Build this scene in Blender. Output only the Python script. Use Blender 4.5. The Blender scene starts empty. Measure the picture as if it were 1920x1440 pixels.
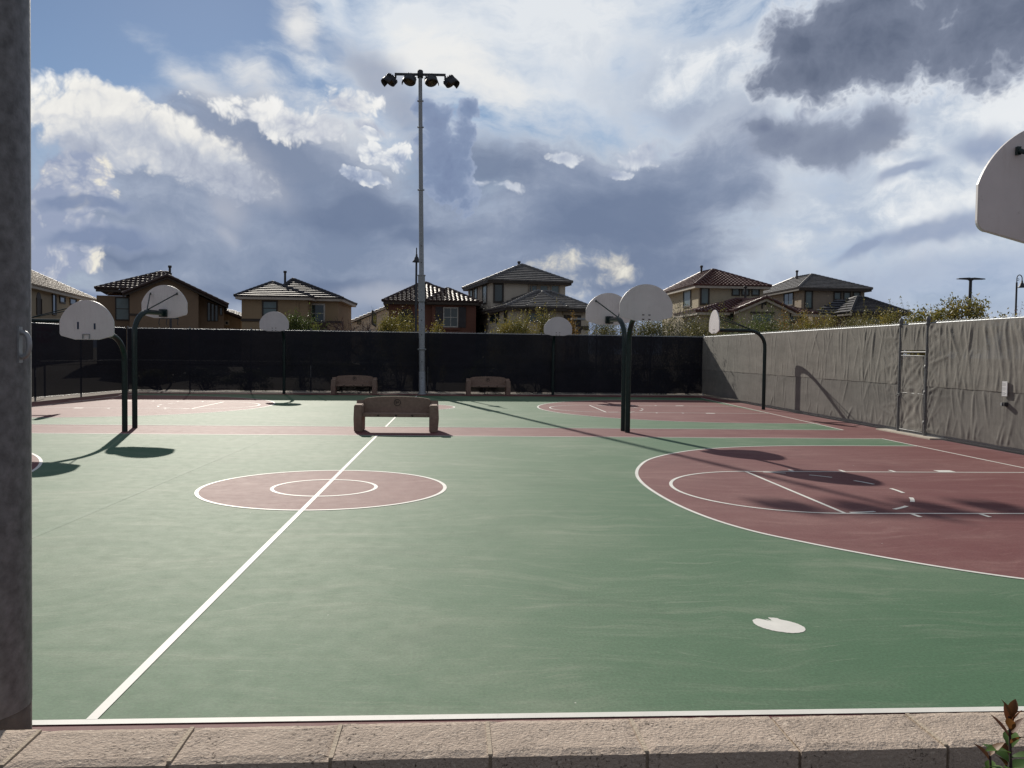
import bpy, bmesh, math, random
from mathutils import Vector, Matrix, noise as mnoise
random.seed(7)
PI = math.pi
scene = bpy.context.scene
col = scene.collection

# ------------------------------------------------------------------ camera solution (metres, court surface z = 0)
F_PX, YAW, PITCH, ROLL, CAM_H = 1562.3, 0.061522, -0.037863, 0.012733, 2.1
_f = Vector((math.sin(YAW)*math.cos(PITCH), math.cos(YAW)*math.cos(PITCH), math.sin(PITCH)))
_r0 = Vector((math.cos(YAW), -math.sin(YAW), 0)); _u0 = _r0.cross(_f)
_r = _r0*math.cos(ROLL) + _u0*math.sin(ROLL); _u = _u0*math.cos(ROLL) - _r0*math.sin(ROLL)
def ray(px, py):
    return _f + _r*((px-960)/F_PX) - _u*((py-720)/F_PX)
def at(px, py, Y):
    d = ray(px, py); return Vector((0, 0, CAM_H)) + d*(Y/d.y)
def azel(px, py):
    d = ray(px, py).normalized()
    return math.degrees(math.atan2(d.x, d.y)), math.degrees(math.asin(d.z))

# ------------------------------------------------------------------ mesh helper
class MB:
    def __init__(s): s.v = []; s.f = []; s.sm = []
    def add(s, vs, fs, smooth=False):
        b = len(s.v); s.v += [tuple(v) for v in vs]
        for f in fs: s.f.append(tuple(i+b for i in f)); s.sm.append(smooth)
    def box(s, x0, x1, y0, y1, z0, z1, M=None):
        vs = [Vector((x, y, z)) for z in (z0, z1) for y in (y0, y1) for x in (x0, x1)]
        if M: vs = [M @ v for v in vs]
        s.add(vs, [(0,2,3,1),(4,5,7,6),(0,1,5,4),(2,6,7,3),(0,4,6,2),(1,3,7,5)])
    def quad(s, a, b, c, d): s.add([a,b,c,d], [(0,1,2,3)])
    def poly(s, pts): s.add(pts, [tuple(range(len(pts)))])
    def tube(s, pts, r, seg=10, caps=True, smooth=True):
        pts = [Vector(p) for p in pts]; n = len(pts)
        rs = r if isinstance(r, (list, tuple)) else [r]*n
        t0 = (pts[1]-pts[0]).normalized()
        a = t0.orthogonal().normalized(); vs = []
        for i, p in enumerate(pts):
            t = ((pts[min(i+1,n-1)]-p).normalized() + (p-pts[max(i-1,0)]).normalized())
            t = t.normalized() if t.length > 1e-6 else t0
            a = (a - t*a.dot(t)); a = a.normalized() if a.length > 1e-6 else t.orthogonal().normalized()
            b = t.cross(a)
            for k in range(seg):
                an = 2*PI*k/seg; vs.append(p + (a*math.cos(an) + b*math.sin(an))*rs[i])
        fs = [(i*seg+k, i*seg+(k+1)%seg, (i+1)*seg+(k+1)%seg, (i+1)*seg+k) for i in range(n-1) for k in range(seg)]
        s.add(vs, fs, smooth)
        if caps:
            s.add(vs[:seg], [tuple(range(seg-1,-1,-1))]); s.add(vs[-seg:], [tuple(range(seg))])
    def lathe(s, prof, M=None, seg=20, smooth=True, a0=0, a1=2*PI):
        full = abs(a1-a0-2*PI) < 1e-6; m = seg if full else seg+1; vs = []
        for r, z in prof:
            for k in range(m):
                an = a0+(a1-a0)*k/seg; v = Vector((r*math.cos(an), r*math.sin(an), z)); vs.append(M @ v if M else v)
        fs = []
        for i in range(len(prof)-1):
            for k in range(seg):
                k2 = (k+1) % m; fs.append((i*m+k, i*m+k2, (i+1)*m+k2, (i+1)*m+k))
        s.add(vs, fs, smooth)
    def prism(s, out, M, d0, d1):
        """2D outline (x, z) extruded along local y from d0 to d1"""
        n = len(out)
        vs = [M @ Vector((x, d0, z)) for x, z in out] + [M @ Vector((x, d1, z)) for x, z in out]
        s.add(vs, [tuple(range(n)), tuple(range(2*n-1, n-1, -1))] + [(i, n+i, n+(i+1)%n, (i+1)%n) for i in range(n)])
    def build(s, name, mat, parent=None, bevel=0, solid=0, fix=True, merge=False):
        me = bpy.data.meshes.new(name); me.from_pydata(s.v, [], s.f); me.polygons.foreach_set('use_smooth', s.sm)
        if fix or bevel:
            bm = bmesh.new(); bm.from_mesh(me)
            if merge: bmesh.ops.remove_doubles(bm, verts=bm.verts, dist=1e-5)
            if bevel:
                bmesh.ops.remove_doubles(bm, verts=bm.verts, dist=1e-5)
                es = [e for e in bm.edges if len(e.link_faces) == 2 and e.calc_face_angle(0) > .5]
                bmesh.ops.bevel(bm, geom=es, offset=bevel, segments=2, affect='EDGES', clamp_overlap=True)
            bmesh.ops.recalc_face_normals(bm, faces=bm.faces); bm.to_mesh(me); bm.free()
        me.update()
        o = bpy.data.objects.new(name, me); me.materials.append(mat); col.objects.link(o)
        if parent: o.parent = parent
        if solid:
            md = o.modifiers.new('thickness', 'SOLIDIFY'); md.thickness = solid; md.offset = 0
        return o

def tag(o, label=None, cat=None, group=None, kind=None):
    if label: o['label'] = label
    if cat: o['category'] = cat
    if group: o['group'] = group
    if kind: o['kind'] = kind
    return o
def thing(name, label, cat, loc=(0,0,0), rz=0, group=None):
    o = bpy.data.objects.new(name, None); col.objects.link(o); o.empty_display_size = .2
    o.location = loc; o.rotation_euler = (0,0,rz)
    return tag(o, label, cat, group)
def copy_tree(o, parent=None):
    c = o.copy(); col.objects.link(c); c.parent = parent
    for ch in list(o.children): copy_tree(ch, c)
    return c
def dup(o, loc, rz, label, group=None):
    c = copy_tree(o); c.location = loc; c.rotation_euler = (0,0,rz); return tag(c, label, None, group)

# ------------------------------------------------------------------ materials
class NT:
    def __init__(s, tree): s.t = tree; s.n = tree.nodes; s.l = tree.links
    def node(s, typ, **kw):
        n = s.n.new(typ)
        for k, v in kw.items(): setattr(n, k, v)
        return n
    def set(s, sock, v):
        if hasattr(v, 'is_output'): s.l.new(v, sock)
        elif v is not None:
            if sock.type == 'RGBA' and len(v) == 3: v = (*v, 1)
            sock.default_value = v
    def math(s, op, a, b=None, c=None, clamp=False):
        n = s.node('ShaderNodeMath', operation=op, use_clamp=clamp)
        for i, v in enumerate((a, b, c)):
            if v is not None: s.set(n.inputs[i], v)
        return n.outputs[0]
    def vmath(s, op, a, b=None, scale=None):
        n = s.node('ShaderNodeVectorMath', operation=op); s.set(n.inputs[0], a)
        if b is not None: s.set(n.inputs[1], b)
        if scale is not None: s.set(n.inputs['Scale'], scale)
        return n.outputs['Value'] if op in ('LENGTH','DOT_PRODUCT') else n.outputs[0]
    def noise(s, vec, scale, detail=4, rough=.55, dist=0, out='Fac'):
        n = s.node('ShaderNodeTexNoise'); s.set(n.inputs['Vector'], vec); n.inputs['Scale'].default_value = scale
        n.inputs['Detail'].default_value = detail; n.inputs['Roughness'].default_value = rough; n.inputs['Distortion'].default_value = dist
        return n.outputs[out]
    def ramp(s, fac, stops, interp='LINEAR'):
        n = s.node('ShaderNodeValToRGB'); n.color_ramp.interpolation = interp; cr = n.color_ramp
        while len(cr.elements) < len(stops): cr.elements.new(.5)
        for e, (p, c) in zip(cr.elements, stops):
            e.position = p; e.color = (*c, 1) if isinstance(c, (tuple, list)) else (c, c, c, 1)
        s.set(n.inputs[0], fac); return n.outputs[0]
    def mix(s, fac, a, b, mode='MIX'):
        n = s.node('ShaderNodeMix', data_type='RGBA', blend_type=mode)
        s.set(n.inputs['Factor'], fac); s.set(n.inputs['A'], a); s.set(n.inputs['B'], b); return n.outputs['Result']
    def smooth(s, v, lo, hi):
        n = s.node('ShaderNodeMapRange', interpolation_type='SMOOTHSTEP'); s.set(n.inputs[0], v)
        n.inputs[1].default_value = lo; n.inputs[2].default_value = hi; return n.outputs[0]
    def mapping(s, vec, loc=(0,0,0), rot=(0,0,0), scale=(1,1,1), typ='POINT'):
        n = s.node('ShaderNodeMapping', vector_type=typ); s.set(n.inputs['Vector'], vec)
        if typ != 'NORMAL': n.inputs['Location'].default_value = loc
        n.inputs['Rotation'].default_value = rot; n.inputs['Scale'].default_value = scale; return n.outputs[0]

def material(name, color, rough=.7, metal=0, var=.15, vscale=3, spec=.5, bump=0, bscale=40, transm=None, extra=None):
    """Principled surface with procedural colour variation and bump"""
    m = bpy.data.materials.new(name); m.use_nodes = True; t = NT(m.node_tree)
    b = t.n['Principled BSDF']
    tc = t.node('ShaderNodeTexCoord').outputs['Object']
    n1 = t.noise(tc, vscale, 5, .6)
    dark = tuple(c*(1-var) for c in color); lite = tuple(min(1, c*(1+var)) for c in color)
    c = t.ramp(n1, [(.3, dark), (.7, lite)])
    if extra: c = extra(t, tc, c)
    t.set(b.inputs['Base Color'], c); b.inputs['Roughness'].default_value = rough
    b.inputs['Metallic'].default_value = metal; b.inputs['Specular IOR Level'].default_value = spec
    if bump:
        bn = t.node('ShaderNodeBump'); bn.inputs['Strength'].default_value = bump; bn.inputs['Distance'].default_value = .02
        t.set(bn.inputs['Height'], t.noise(tc, bscale, 4, .6)); t.set(b.inputs['Normal'], bn.outputs[0])
    return m
M = {}
def srgb(r, g, b):
    f = lambda c: (c/255/12.92) if c <= 10 else ((c/255+.055)/1.055)**2.4
    return (f(r), f(g), f(b))

def court_mat(name, color, pale, wear):
    m = bpy.data.materials.new(name); m.use_nodes = True; t = NT(m.node_tree); b = t.n['Principled BSDF']
    pos = t.node('ShaderNodeNewGeometry').outputs['Position']
    warp = t.vmath('SCALE', t.vmath('SUBTRACT', t.noise(pos, .3, 3, .5, out='Color'), (.5,.5,.5)), scale=2.2)
    wp = t.vmath('ADD', pos, warp)
    big = t.noise(pos, .30, 6, .65)
    st1 = t.noise(t.mapping(wp, scale=(.5, 3.2, 1)), 1.0, 8, .72)           # squeegee streaks along the court
    st2 = t.noise(t.mapping(wp, rot=(0,0,.7), scale=(.8, 9, 1)), 1.3, 6, .75)
    st3 = t.noise(t.mapping(wp, rot=(0,0,-.5), scale=(1.2, 14, 1)), 1.6, 5, .75)
    fine = t.noise(pos, 45, 4, .8); mid = t.noise(pos, 5, 5, .7)
    k = t.math('MULTIPLY', t.smooth(st1, .46, .78), wear)
    k = t.math('ADD', k, t.math('MULTIPLY', t.smooth(st2, .58, .70), wear*.8))
    k = t.math('ADD', k, t.math('MULTIPLY', t.smooth(st3, .60, .72), wear*.8))
    k = t.math('ADD', k, t.math('MULTIPLY', t.smooth(big, .42, .75), wear*.8), clamp=True)
    c = t.mix(k, color, pale)
    c = t.mix(t.math('MULTIPLY', t.smooth(t.noise(wp, .8, 6, .65), .5, .78), .40), c, tuple(x*.66 for x in color))
    c = t.mix(t.math('MULTIPLY', t.smooth(mid, .56, .80), .22), c, tuple(x*.6 for x in color))
    c = t.mix(1, c, t.ramp(fine, [(.25, .70), (.5, 1.0), (.78, 1.35)]), 'MULTIPLY')
    # paint chips and specks
    vo = t.node('ShaderNodeTexVoronoi'); t.set(vo.inputs['Vector'], pos); vo.inputs['Scale'].default_value = 1.9
    sel = t.node('ShaderNodeTexWhiteNoise'); t.set(sel.inputs['Vector'], vo.outputs['Position'])
    dsp = t.math('ADD', vo.outputs['Distance'], t.math('MULTIPLY', t.math('SUBTRACT', t.noise(pos, 25, 2), .5), .03))
    spk = t.math('LESS_THAN', dsp, t.math('MULTIPLY', sel.outputs['Value'], .026))
    c = t.mix(t.math('MULTIPLY', spk, .8), c, t.mix(t.math('GREATER_THAN', sel.outputs['Value'], .5), (.01,.012,.012), (.6,.6,.55)))
    t.set(b.inputs['Base Color'], c)
    t.set(b.inputs['Roughness'], t.math('ADD', .69, t.math('MULTIPLY', mid, .12)))
    b.inputs['Specular IOR Level'].default_value = .27
    bn = t.node('ShaderNodeBump'); bn.inputs['Strength'].default_value = .25; bn.inputs['Distance'].default_value = .004
    t.set(bn.inputs['Height'], t.noise(pos, 110, 4, .75)); t.set(b.inputs['Normal'], bn.outputs[0])
    return m
M['green'] = court_mat('green_court_paint', (.075,.160,.088), (.22,.27,.195), .60)
M['red'] = court_mat('red_court_paint', (.165,.056,.058), (.30,.17,.155), .52)
def worn(t, tc, c):
    n = t.noise(tc, 14, 7, .75); c = t.mix(t.math('MULTIPLY', t.smooth(n, .58, .70), .45), c, (.30,.32,.27))
    return t.mix(t.math('MULTIPLY', t.smooth(t.noise(tc, 2.2, 4, .6), .5, .75), .25), c, (.42,.43,.38))
M['white_line'] = material('white_line_paint', (.78,.77,.73), .65, var=.08, vscale=2, bump=.05, bscale=120, extra=worn, spec=.3)
M['faint_line'] = court_mat('faded_line_paint', (.10,.185,.112), (.2,.26,.19), .6)
M['galv'] = material('galvanised_steel', (.36,.38,.40), .5, .55, var=.28, vscale=22, bump=.06, bscale=60)
M['galv_dark'] = material('weathered_galvanised_steel', (.17,.175,.18), .62, .4, var=.3, vscale=22)
M['galv_pole'] = material('galvanised_pole_steel', (.185,.19,.20), .55, .3, var=.36, vscale=26, bump=.1, bscale=90)
M['pole_base'] = material('pole_base_grout', (.125,.11,.10), .85, var=.3, vscale=18, bump=.2, bscale=50)
M['dark_metal'] = material('dark_bronze_metal', (.05,.052,.06), .55, .25, var=.2, vscale=8)
M['post_green'] = material('dark_green_post_paint', (.006,.022,.022), .32, var=.3, vscale=9)
def grime(t, tc, c):
    n = t.noise(t.mapping(tc, scale=(9,9,1.1)), 1.6, 6, .7); c = t.mix(t.math('MULTIPLY', t.smooth(n, .52, .75), .22), c, (.36,.31,.27))
    return t.mix(t.math('MULTIPLY', t.smooth(t.noise(tc, 16, 4, .7), .62, .74), .30), c, (.33,.31,.30))
M['board'] = material('white_enamel_board', (.76,.73,.74), .5, var=.06, vscale=2.5, extra=grime)
M['board_mark'] = material('board_mark_dark', (.03,.05,.10), .6)
M['bolt'] = material('bolt_dark', (.03,.03,.03), .6)
M['concrete'] = material('brown_precast_concrete', (.31,.215,.17), .85, var=.18, vscale=12, bump=.25, bscale=70)
M['dark_stone'] = material('engraved_concrete', (.09,.07,.06), .9, var=.2, vscale=12)
M['glass'] = material('window_glass', (.03,.055,.06), .06, var=.3, vscale=1, spec=.9)
M['blind'] = material('window_blind', (.13,.19,.20), .35, var=.2, vscale=2, spec=.9)
M['frame_dark'] = material('dark_window_frame', (.05,.04,.033), .6)
M['frame_pale'] = material('pale_window_frame', (.55,.53,.48), .6)
M['shutter'] = material('grey_shutter', (.06,.055,.06), .7)
M['fascia_pale'] = material('pale_fascia', (.50,.45,.38), .7, var=.1)
M['fascia_dark'] = material('dark_fascia', (.06,.045,.035), .7, var=.1)
def stucco(n, c): M[n] = material(n, c, .9, var=.07, vscale=1.3, bump=.3, bscale=25, spec=.2)
stucco('stucco_tan', (.36,.265,.165)); stucco('stucco_brown', (.26,.185,.125)); stucco('stucco_red', (.19,.09,.066))
stucco('stucco_pale', (.62,.55,.45)); stucco('stucco_sand', (.46,.39,.28)); stucco('stucco_taupe', (.36,.30,.235)); stucco('stucco_olive', (.47,.41,.30))
def tile(n, c, rough=.38): M[n] = material(n, c, rough, var=.35, vscale=4, spec=.6)
tile('tile_charcoal', (.05,.05,.06), .68); tile('tile_brown', (.062,.038,.035), .58); tile('tile_red', (.115,.05,.045), .5); tile('tile_grey', (.17,.165,.165), .5); tile('tile_sand', (.36,.30,.24), .6)
M['vent'] = material('vent_pipe_metal', (.05,.045,.045), .6)

def fabric(name, color, transp, transl=.0):
    m = bpy.data.materials.new(name); m.use_nodes = True; t = NT(m.node_tree); b = t.n['Principled BSDF']
    tc = t.node('ShaderNodeTexCoord').outputs['Object']
    n = t.noise(t.mapping(tc, scale=(.6,.6,1.6)), 1.2, 6, .65)
    c = t.ramp(n, [(.3, tuple(x*.78 for x in color)), (.72, tuple(x*1.15 for x in color))])
    c = t.mix(t.math('MULTIPLY', t.smooth(t.noise(tc, 9, 4, .7), .55, .8), .3), c, tuple(x*1.6 for x in color))
    t.set(b.inputs['Base Color'], c); b.inputs['Roughness'].default_value = .9; b.inputs['Specular IOR Level'].default_value = .15
    bn = t.node('ShaderNodeBump'); bn.inputs['Strength'].default_value = .35; bn.inputs['Distance'].default_value = .02
    t.set(bn.inputs['Height'], t.noise(t.mapping(tc, scale=(3,3,.7)), 4, 4, .6)); t.set(b.inputs['Normal'], bn.outputs[0])
    out = t.n['Material Output']; sh = b.outputs[0]
    if transl:
        tl = t.node('ShaderNodeBsdfTranslucent'); t.set(tl.inputs[0], color); mx = t.node('ShaderNodeMixShader'); mx.inputs[0].default_value = transl
        t.l.new(sh, mx.inputs[1]); t.l.new(tl.outputs[0], mx.inputs[2]); sh = mx.outputs[0]
    if transp:
        tr = t.node('ShaderNodeBsdfTransparent'); mx = t.node('ShaderNodeMixShader')
        mx.inputs[0].default_value = transp
        t.l.new(sh, mx.inputs[1]); t.l.new(tr.outputs[0], mx.inputs[2]); sh = mx.outputs[0]
    t.l.new(sh, out.inputs[0]); return m
M['screen_black'] = fabric('black_windscreen_mesh', (.024,.025,.034), .03)
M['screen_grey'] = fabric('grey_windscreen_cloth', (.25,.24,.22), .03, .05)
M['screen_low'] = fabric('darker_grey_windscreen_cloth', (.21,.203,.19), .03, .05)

def leaf_mat(name, a, b_, c_):
    m = bpy.data.materials.new(name); m.use_nodes = True; t = NT(m.node_tree); b = t.n['Principled BSDF']
    g = t.node('ShaderNodeNewGeometry'); rnd = g.outputs['Random Per Island']
    big = t.noise(g.outputs['Position'], 1.1, 3)
    k = t.math('ADD', t.math('MULTIPLY', rnd, .5), t.math('MULTIPLY', t.smooth(big, .35, .65), .5))
    c = t.ramp(k, [(.1, a), (.5, b_), (.95, c_)])
    t.set(b.inputs['Base Color'], c); b.inputs['Roughness'].default_value = .55
    tl = t.node('ShaderNodeBsdfTranslucent'); t.set(tl.inputs[0], c); mx = t.node('ShaderNodeMixShader'); mx.inputs[0].default_value = .35
    t.l.new(b.outputs[0], mx.inputs[1]); t.l.new(tl.outputs[0], mx.inputs[2]); t.l.new(mx.outputs[0], t.n['Material Output'].inputs[0])
    return m
M['leaf_yellow'] = leaf_mat('yellow_green_leaves', (.09,.10,.025), (.21,.19,.045), (.36,.28,.065))
M['leaf_green'] = leaf_mat('green_leaves', (.035,.06,.018), (.10,.13,.035), (.20,.21,.055))
M['leaf_olive'] = leaf_mat('olive_leaves', (.06,.07,.027), (.15,.145,.05), (.27,.23,.08))
M['leaf_grey'] = leaf_mat('grey_green_leaves', (.05,.06,.045), (.10,.11,.085), (.17,.17,.13))
M['leaf_orange'] = leaf_mat('autumn_leaves', (.12,.08,.02), (.24,.15,.035), (.33,.20,.05))
M['leaf_pink'] = leaf_mat('reddish_leaves', (.08,.035,.04), (.17,.08,.085), (.25,.14,.12))
M['leaf_plant'] = leaf_mat('glossy_green_leaves', (.06,.13,.02), (.12,.22,.035), (.22,.30,.07))
M['leaf_redtip'] = leaf_mat('red_tipped_leaves', (.14,.05,.02), (.22,.10,.03), (.28,.20,.05))
M['bark'] = material('bark', (.075,.055,.045), .9, var=.3, vscale=15)
M['bark_red'] = material('reddish_twigs', (.07,.04,.045), .9, var=.3, vscale=15)
M['soil'] = material('planter_soil', (.10,.075,.055), .95, var=.4, vscale=12, bump=.6, bscale=40)
M['gravel'] = material('desert_gravel', (.15,.12,.095), .95, var=.3, vscale=1.5, bump=.5, bscale=14)
M['kerb'] = material('pale_concrete_kerb', (.50,.45,.38), .85, var=.15, vscale=5, bump=.2, bscale=40)
def cap_extra(t, tc, c):
    n = t.noise(tc, 80, 5, .78); c = t.mix(t.math('MULTIPLY', t.smooth(n, .54, .61), t.smooth(t.noise(tc, 6, 3), .3, .62)), c, (.085,.066,.055))
    return t.mix(t.smooth(t.noise(tc, 75, 3, .7), .56, .70), c, (.72,.62,.52))
M['cap'] = material('rough_split_block', (.50,.41,.34), .92, var=.14, vscale=5, bump=.5, bscale=110, extra=cap_extra, spec=.2)
M['block'] = material('shaded_block_face', (.155,.115,.096), .92, var=.2, vscale=14, bump=.8, bscale=90, spec=.2)  # same stone as the cap, darkened: the front's shade is put into the colour
M['mortar'] = material('mortar', (.48,.40,.31), .95, var=.12, vscale=25, bump=.4, bscale=90)
M['sign_white'] = material('white_sign_face', (.75,.76,.78), .5, var=.04)
M['sign_ink'] = material('sign_ink', (.35,.36,.38), .6)
M['stop_red'] = material('stop_sign_red', (.42,.03,.03), .5, var=.05)
M['lens'] = material('bronze_reflector', (.16,.12,.08), .35, .6, var=.3, vscale=12)

# ------------------------------------------------------------------ setting: ground and court
COURT_X0, COURT_X1 = -16.6, 12.22
def fence_y(x): return 40.381 + (x+15.694)*(42.115-40.381)/28.133      # far fence line
def left_x(y): return -15.694 - (40.381-y)*.15                        # left fence line
gnd = MB()
ys = [-60, 44, 46, 52, 58, 70, 120, 400, 2500]; zs = [-.06,-.06,.02,.55,.85,1.0,1.0,1.0,1.0]
xs = [-2500,-400,-120,-60,-20,0,20,60,120,400,2500]
vs = [(x, y, z) for y, z in zip(ys, zs) for x in xs]; nx = len(xs)
gnd.add(vs, [(j*nx+i, j*nx+i+1, (j+1)*nx+i+1, (j+1)*nx+i) for j in range(len(ys)-1) for i in range(nx-1)])
tag(gnd.build('ground', M['gravel']), kind='structure')

def sheet(name, polys, mat, z):
    mb = MB()
    for p in polys: mb.poly([(x, y, z) for x, y in p])
    return tag(mb.build(name, mat, fix=False), kind='structure')
XH, XR = -2.055, 10.83; XL = 2*XH-XR
N0, N1 = 4.72, 20.74         # near court sidelines
B1 = 23.12                   # far edge of the red band
FAR1 = 39.55
sheet('court_surface', [[(-17.6,2.3),(12.2,2.3),(12.42,42.1),(-15.7,40.36)]], M['red'], 0)
sheet('court_green_near', [[(XL,N0),(XR,N0),(XR+.03,N1),(XL,N1)]], M['green'], .0025)
sheet('court_green_far', [[(XL,B1),(XR+.08,B1),(11.72,FAR1+.5),(XL+.3,FAR1-.5)]], M['green'], .0025)

def arc_pts(cx, cy, rx, ry, a0, a1, n):
    return [(cx+rx*math.cos(a0+(a1-a0)*i/n), cy+ry*math.sin(a0+(a1-a0)*i/n)) for i in range(n+1)]
NY, FY = 12.79, 31.5         # centre lines of the two courts
RC, RI = 1.83, .775
sheet('court_red_circle_near', [arc_pts(XH, NY, RC, RC, 0, 2*PI, 72)[:-1]], M['red'], .0045)
sheet('court_red_circle_far', [arc_pts(XH, FY, RC, RC, 0, 2*PI, 72)[:-1]], M['red'], .0045)
def three_zone(cy, side, ry, rx, tip, endx):
    # D shaped red zone: straight edges from the baseline, half ellipse inside
    cx = tip + rx*1 if side > 0 else tip - rx
    a = arc_pts(cx, cy, rx, ry, PI/2, 3*PI/2, 60) if side > 0 else arc_pts(cx, cy, rx, ry, -PI/2, PI/2, 60)
    return [(endx, cy+ry)] + a + [(endx, cy-ry)] if side > 0 else [(endx, cy-ry)] + a + [(endx, cy+ry)]
RY, RX, TIP = 6.25, 6.1, 3.11
def smooth_curve(P, n=6):
    out = []; P = [Vector(p).to_2d() for p in P]
    for i in range(len(P)-1):
        a, b, c, d = P[max(0,i-1)], P[i], P[i+1], P[min(len(P)-1,i+2)]
        for k in range(n):
            u = k/n; q = .5*((2*b)+(c-a)*u+(2*a-5*b+4*c-d)*u*u+(3*b-a-3*c+d)*u**3); out.append((q.x, q.y))
    return out + [tuple(P[-1])]
near_arc = [(9.0,19.03),(8.1,18.99),(7.2,18.87),(6.2,18.58),(5.25,18.05),(4.45,17.30),(3.79,16.38),(3.36,15.35),(3.09,14.35),(2.97,13.4),(2.96,12.39),(3.04,11.35),(3.22,10.42),(3.5,9.68),(3.88,9.1),(4.25,8.62),(4.67,8.15),(5.07,7.78),(5.5,7.47),(6.1,7.15),(7.0,6.87),(8.2,6.72),(9.2,6.68)]
zones = [[(XR,19.04)] + smooth_curve(near_arc) + [(XR,6.68)], three_zone(FY, 1, RY, RX, TIP-.15, XR+.35),
         three_zone(NY, -1, RY, RX, 2*XH-TIP+.26, XL), three_zone(FY, -1, RY, RX, 2*XH-TIP+.15, XL)]
for zz in zones: sheet('court_red_key_zone', [zz], M['red'], .0045)

LW = .055
def strip(pts, w, closed=False):
    pts = [Vector((x, y, 0)) for x, y in pts]; n = len(pts); L = []; Rr = []
    for i, p in enumerate(pts):
        a = pts[(i-1) % n] if (i > 0 or closed) else p; b = pts[(i+1) % n] if (i < n-1 or closed) else p
        t = (b-a).normalized(); nn = Vector((-t.y, t.x, 0))*(w/2); L.append(p+nn); Rr.append(p-nn)
    q = []
    for i in range(n if closed else n-1):
        j = (i+1) % n; q.append([(L[i].x,L[i].y),(Rr[i].x,Rr[i].y),(Rr[j].x,Rr[j].y),(L[j].x,L[j].y)])
    return q
def lines(level, polys): sheet('court_line', polys, M['white_line'], .0062+.0007*level)
# sidelines (level 0), end lines and half court lines (level 1), circles and arcs (2), key lines (3), ticks (4)
s = []
s += strip([(XL-LW/2, N0),(14, N0)], .062) ; s += strip([(XL, N1),(XR+LW/2, N1)], LW)
s += strip([(XL, B1),(XR+.1, B1)], LW)
lines(0, s)
lines(1, strip([(XH, N0+.03),(XH, N1-.03)], .062) + strip([(XH, B1+.03),(XH, 39.3)], LW) + strip([(XR, N0+.03),(XR, N1-.03)], LW)
      + strip([(XR+.1, B1+.03),(11.7, 39.9)], LW) + strip([(XL, N0+.03),(XL, N1-.03)], LW) + strip([(XL, B1+.03),(XL+.3, 39.0)], LW))
s = []
for cy in (NY, FY):
    s += strip(arc_pts(XH, cy, RC, RC, 0, 2*PI, 96)[:-1], LW, True)
s2 = strip(arc_pts(XH, NY, RI, RI, 0, 2*PI, 64)[:-1], LW, True) + strip(arc_pts(XH, FY, RI, RI, 0, 2*PI, 64)[:-1], LW, True)
for zz in zones: s += strip(zz, LW)
lines(2, s + s2)
sk, st, sd = [], [], []
for cy, dx in ((NY, 0), (FY, .1)):
    for sgn in (1, -1):
        m = lambda x: x if sgn > 0 else 2*XH-x
        yc = cy-.06; hw = 1.96; xf = 5.15+dx*.5; xb = XR+dx*3
        sk += strip([(m(xf), yc+hw),(m(xb), yc+hw)], LW) + strip([(m(xf), yc-hw),(m(xb), yc-hw)], LW) + strip([(m(xf), yc-hw+.03),(m(xf), yc+hw-.03)], LW)
        a = [(m(xf-1.80*math.cos(t)), yc+hw*math.sin(t)) for t in [(-PI/2+PI*i/40) for i in range(41)]]
        sd += strip(a, LW)
        for k in range(7):                               # dashed half circle inside the key
            t0 = -PI/2 + PI*(k+.12)/7; t1 = -PI/2 + PI*(k+.62)/7
            sd += strip([(m(xf+1.72*math.cos(t0+(t1-t0)*i/5)), yc+(hw-.06)*math.sin(t0+(t1-t0)*i/5)) for i in range(6)], .06)
        for k, x in enumerate((6.05, 7.0, 7.95, 8.95)):     # lane ticks
            w = .06 if k < 3 else .32
            st += strip([(m(x), yc+hw+.04),(m(x), yc+hw+.24)], w) + strip([(m(x), yc-hw-.04),(m(x), yc-hw-.24)], w)
lines(3, sk); lines(4, sd); lines(3, st)
sheet('faded_court_line', strip([(-4.75, 5.2),(-4.55, 20.4)], .09), M['faint_line'], .0042)
# white paint splotch on the green
cen = Vector((2.49, 6.27)); rr = random.Random(5); out = []
for i in range(90):
    a = 2*PI*i/90; r = 1
    if 1.75 < a < 2.35: r = .66 + .26*math.sin((a-1.75)*26) * (1 if i % 2 else .3)
    if 1.35 < a <= 1.75: r = 1.12
    r *= 1 + .03*mnoise.noise(Vector((math.cos(a)*5, math.sin(a)*5, 0))) + rr.uniform(-.018, .018)
    out.append((cen.x + .178*r*math.cos(a)+.02*math.sin(a), cen.y + .165*r*math.sin(a) - .07*math.cos(a)))
sheet('white_paint_spill', [out], M['white_line'], .0052)

# planter ground in front of the low wall
pl = MB(); nxp, nyp = 60, 40
vs = []
for j in range(nyp+1):
    for i in range(nxp+1):
        x = -3.2+6.9*i/nxp; y = -3.0+5.1*j/nyp
        vs.append((x, y, .5 + .05*mnoise.noise(Vector((x*2, y*2, 0))) + .02*mnoise.noise(Vector((x*9, y*9, 3)))))
pl.add(vs, [(j*(nxp+1)+i, j*(nxp+1)+i+1, (j+1)*(nxp+1)+i+1, (j+1)*(nxp+1)+i) for j in range(nyp) for i in range(nxp)], True)
tag(pl.build('planter_soil', M['soil'], fix=False), kind='structure')
# concrete mow strips under the fences
ms = MB()
ms.box(-.0, 28.18, -.09, .12, -.1, .045, Matrix.Translation((-15.694,40.381,0)) @ Matrix.Rotation(math.atan2(1.734,28.133),4,'Z'))
tag(ms.build('fence_kerb', M['kerb'], bevel=.01), kind='structure')
ms = MB(); ms.box(12.02, 12.5, 20.6, 23.4, -.1, .035)
tag(ms.build('gate_threshold', M['kerb'], bevel=.01), kind='structure')

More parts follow.
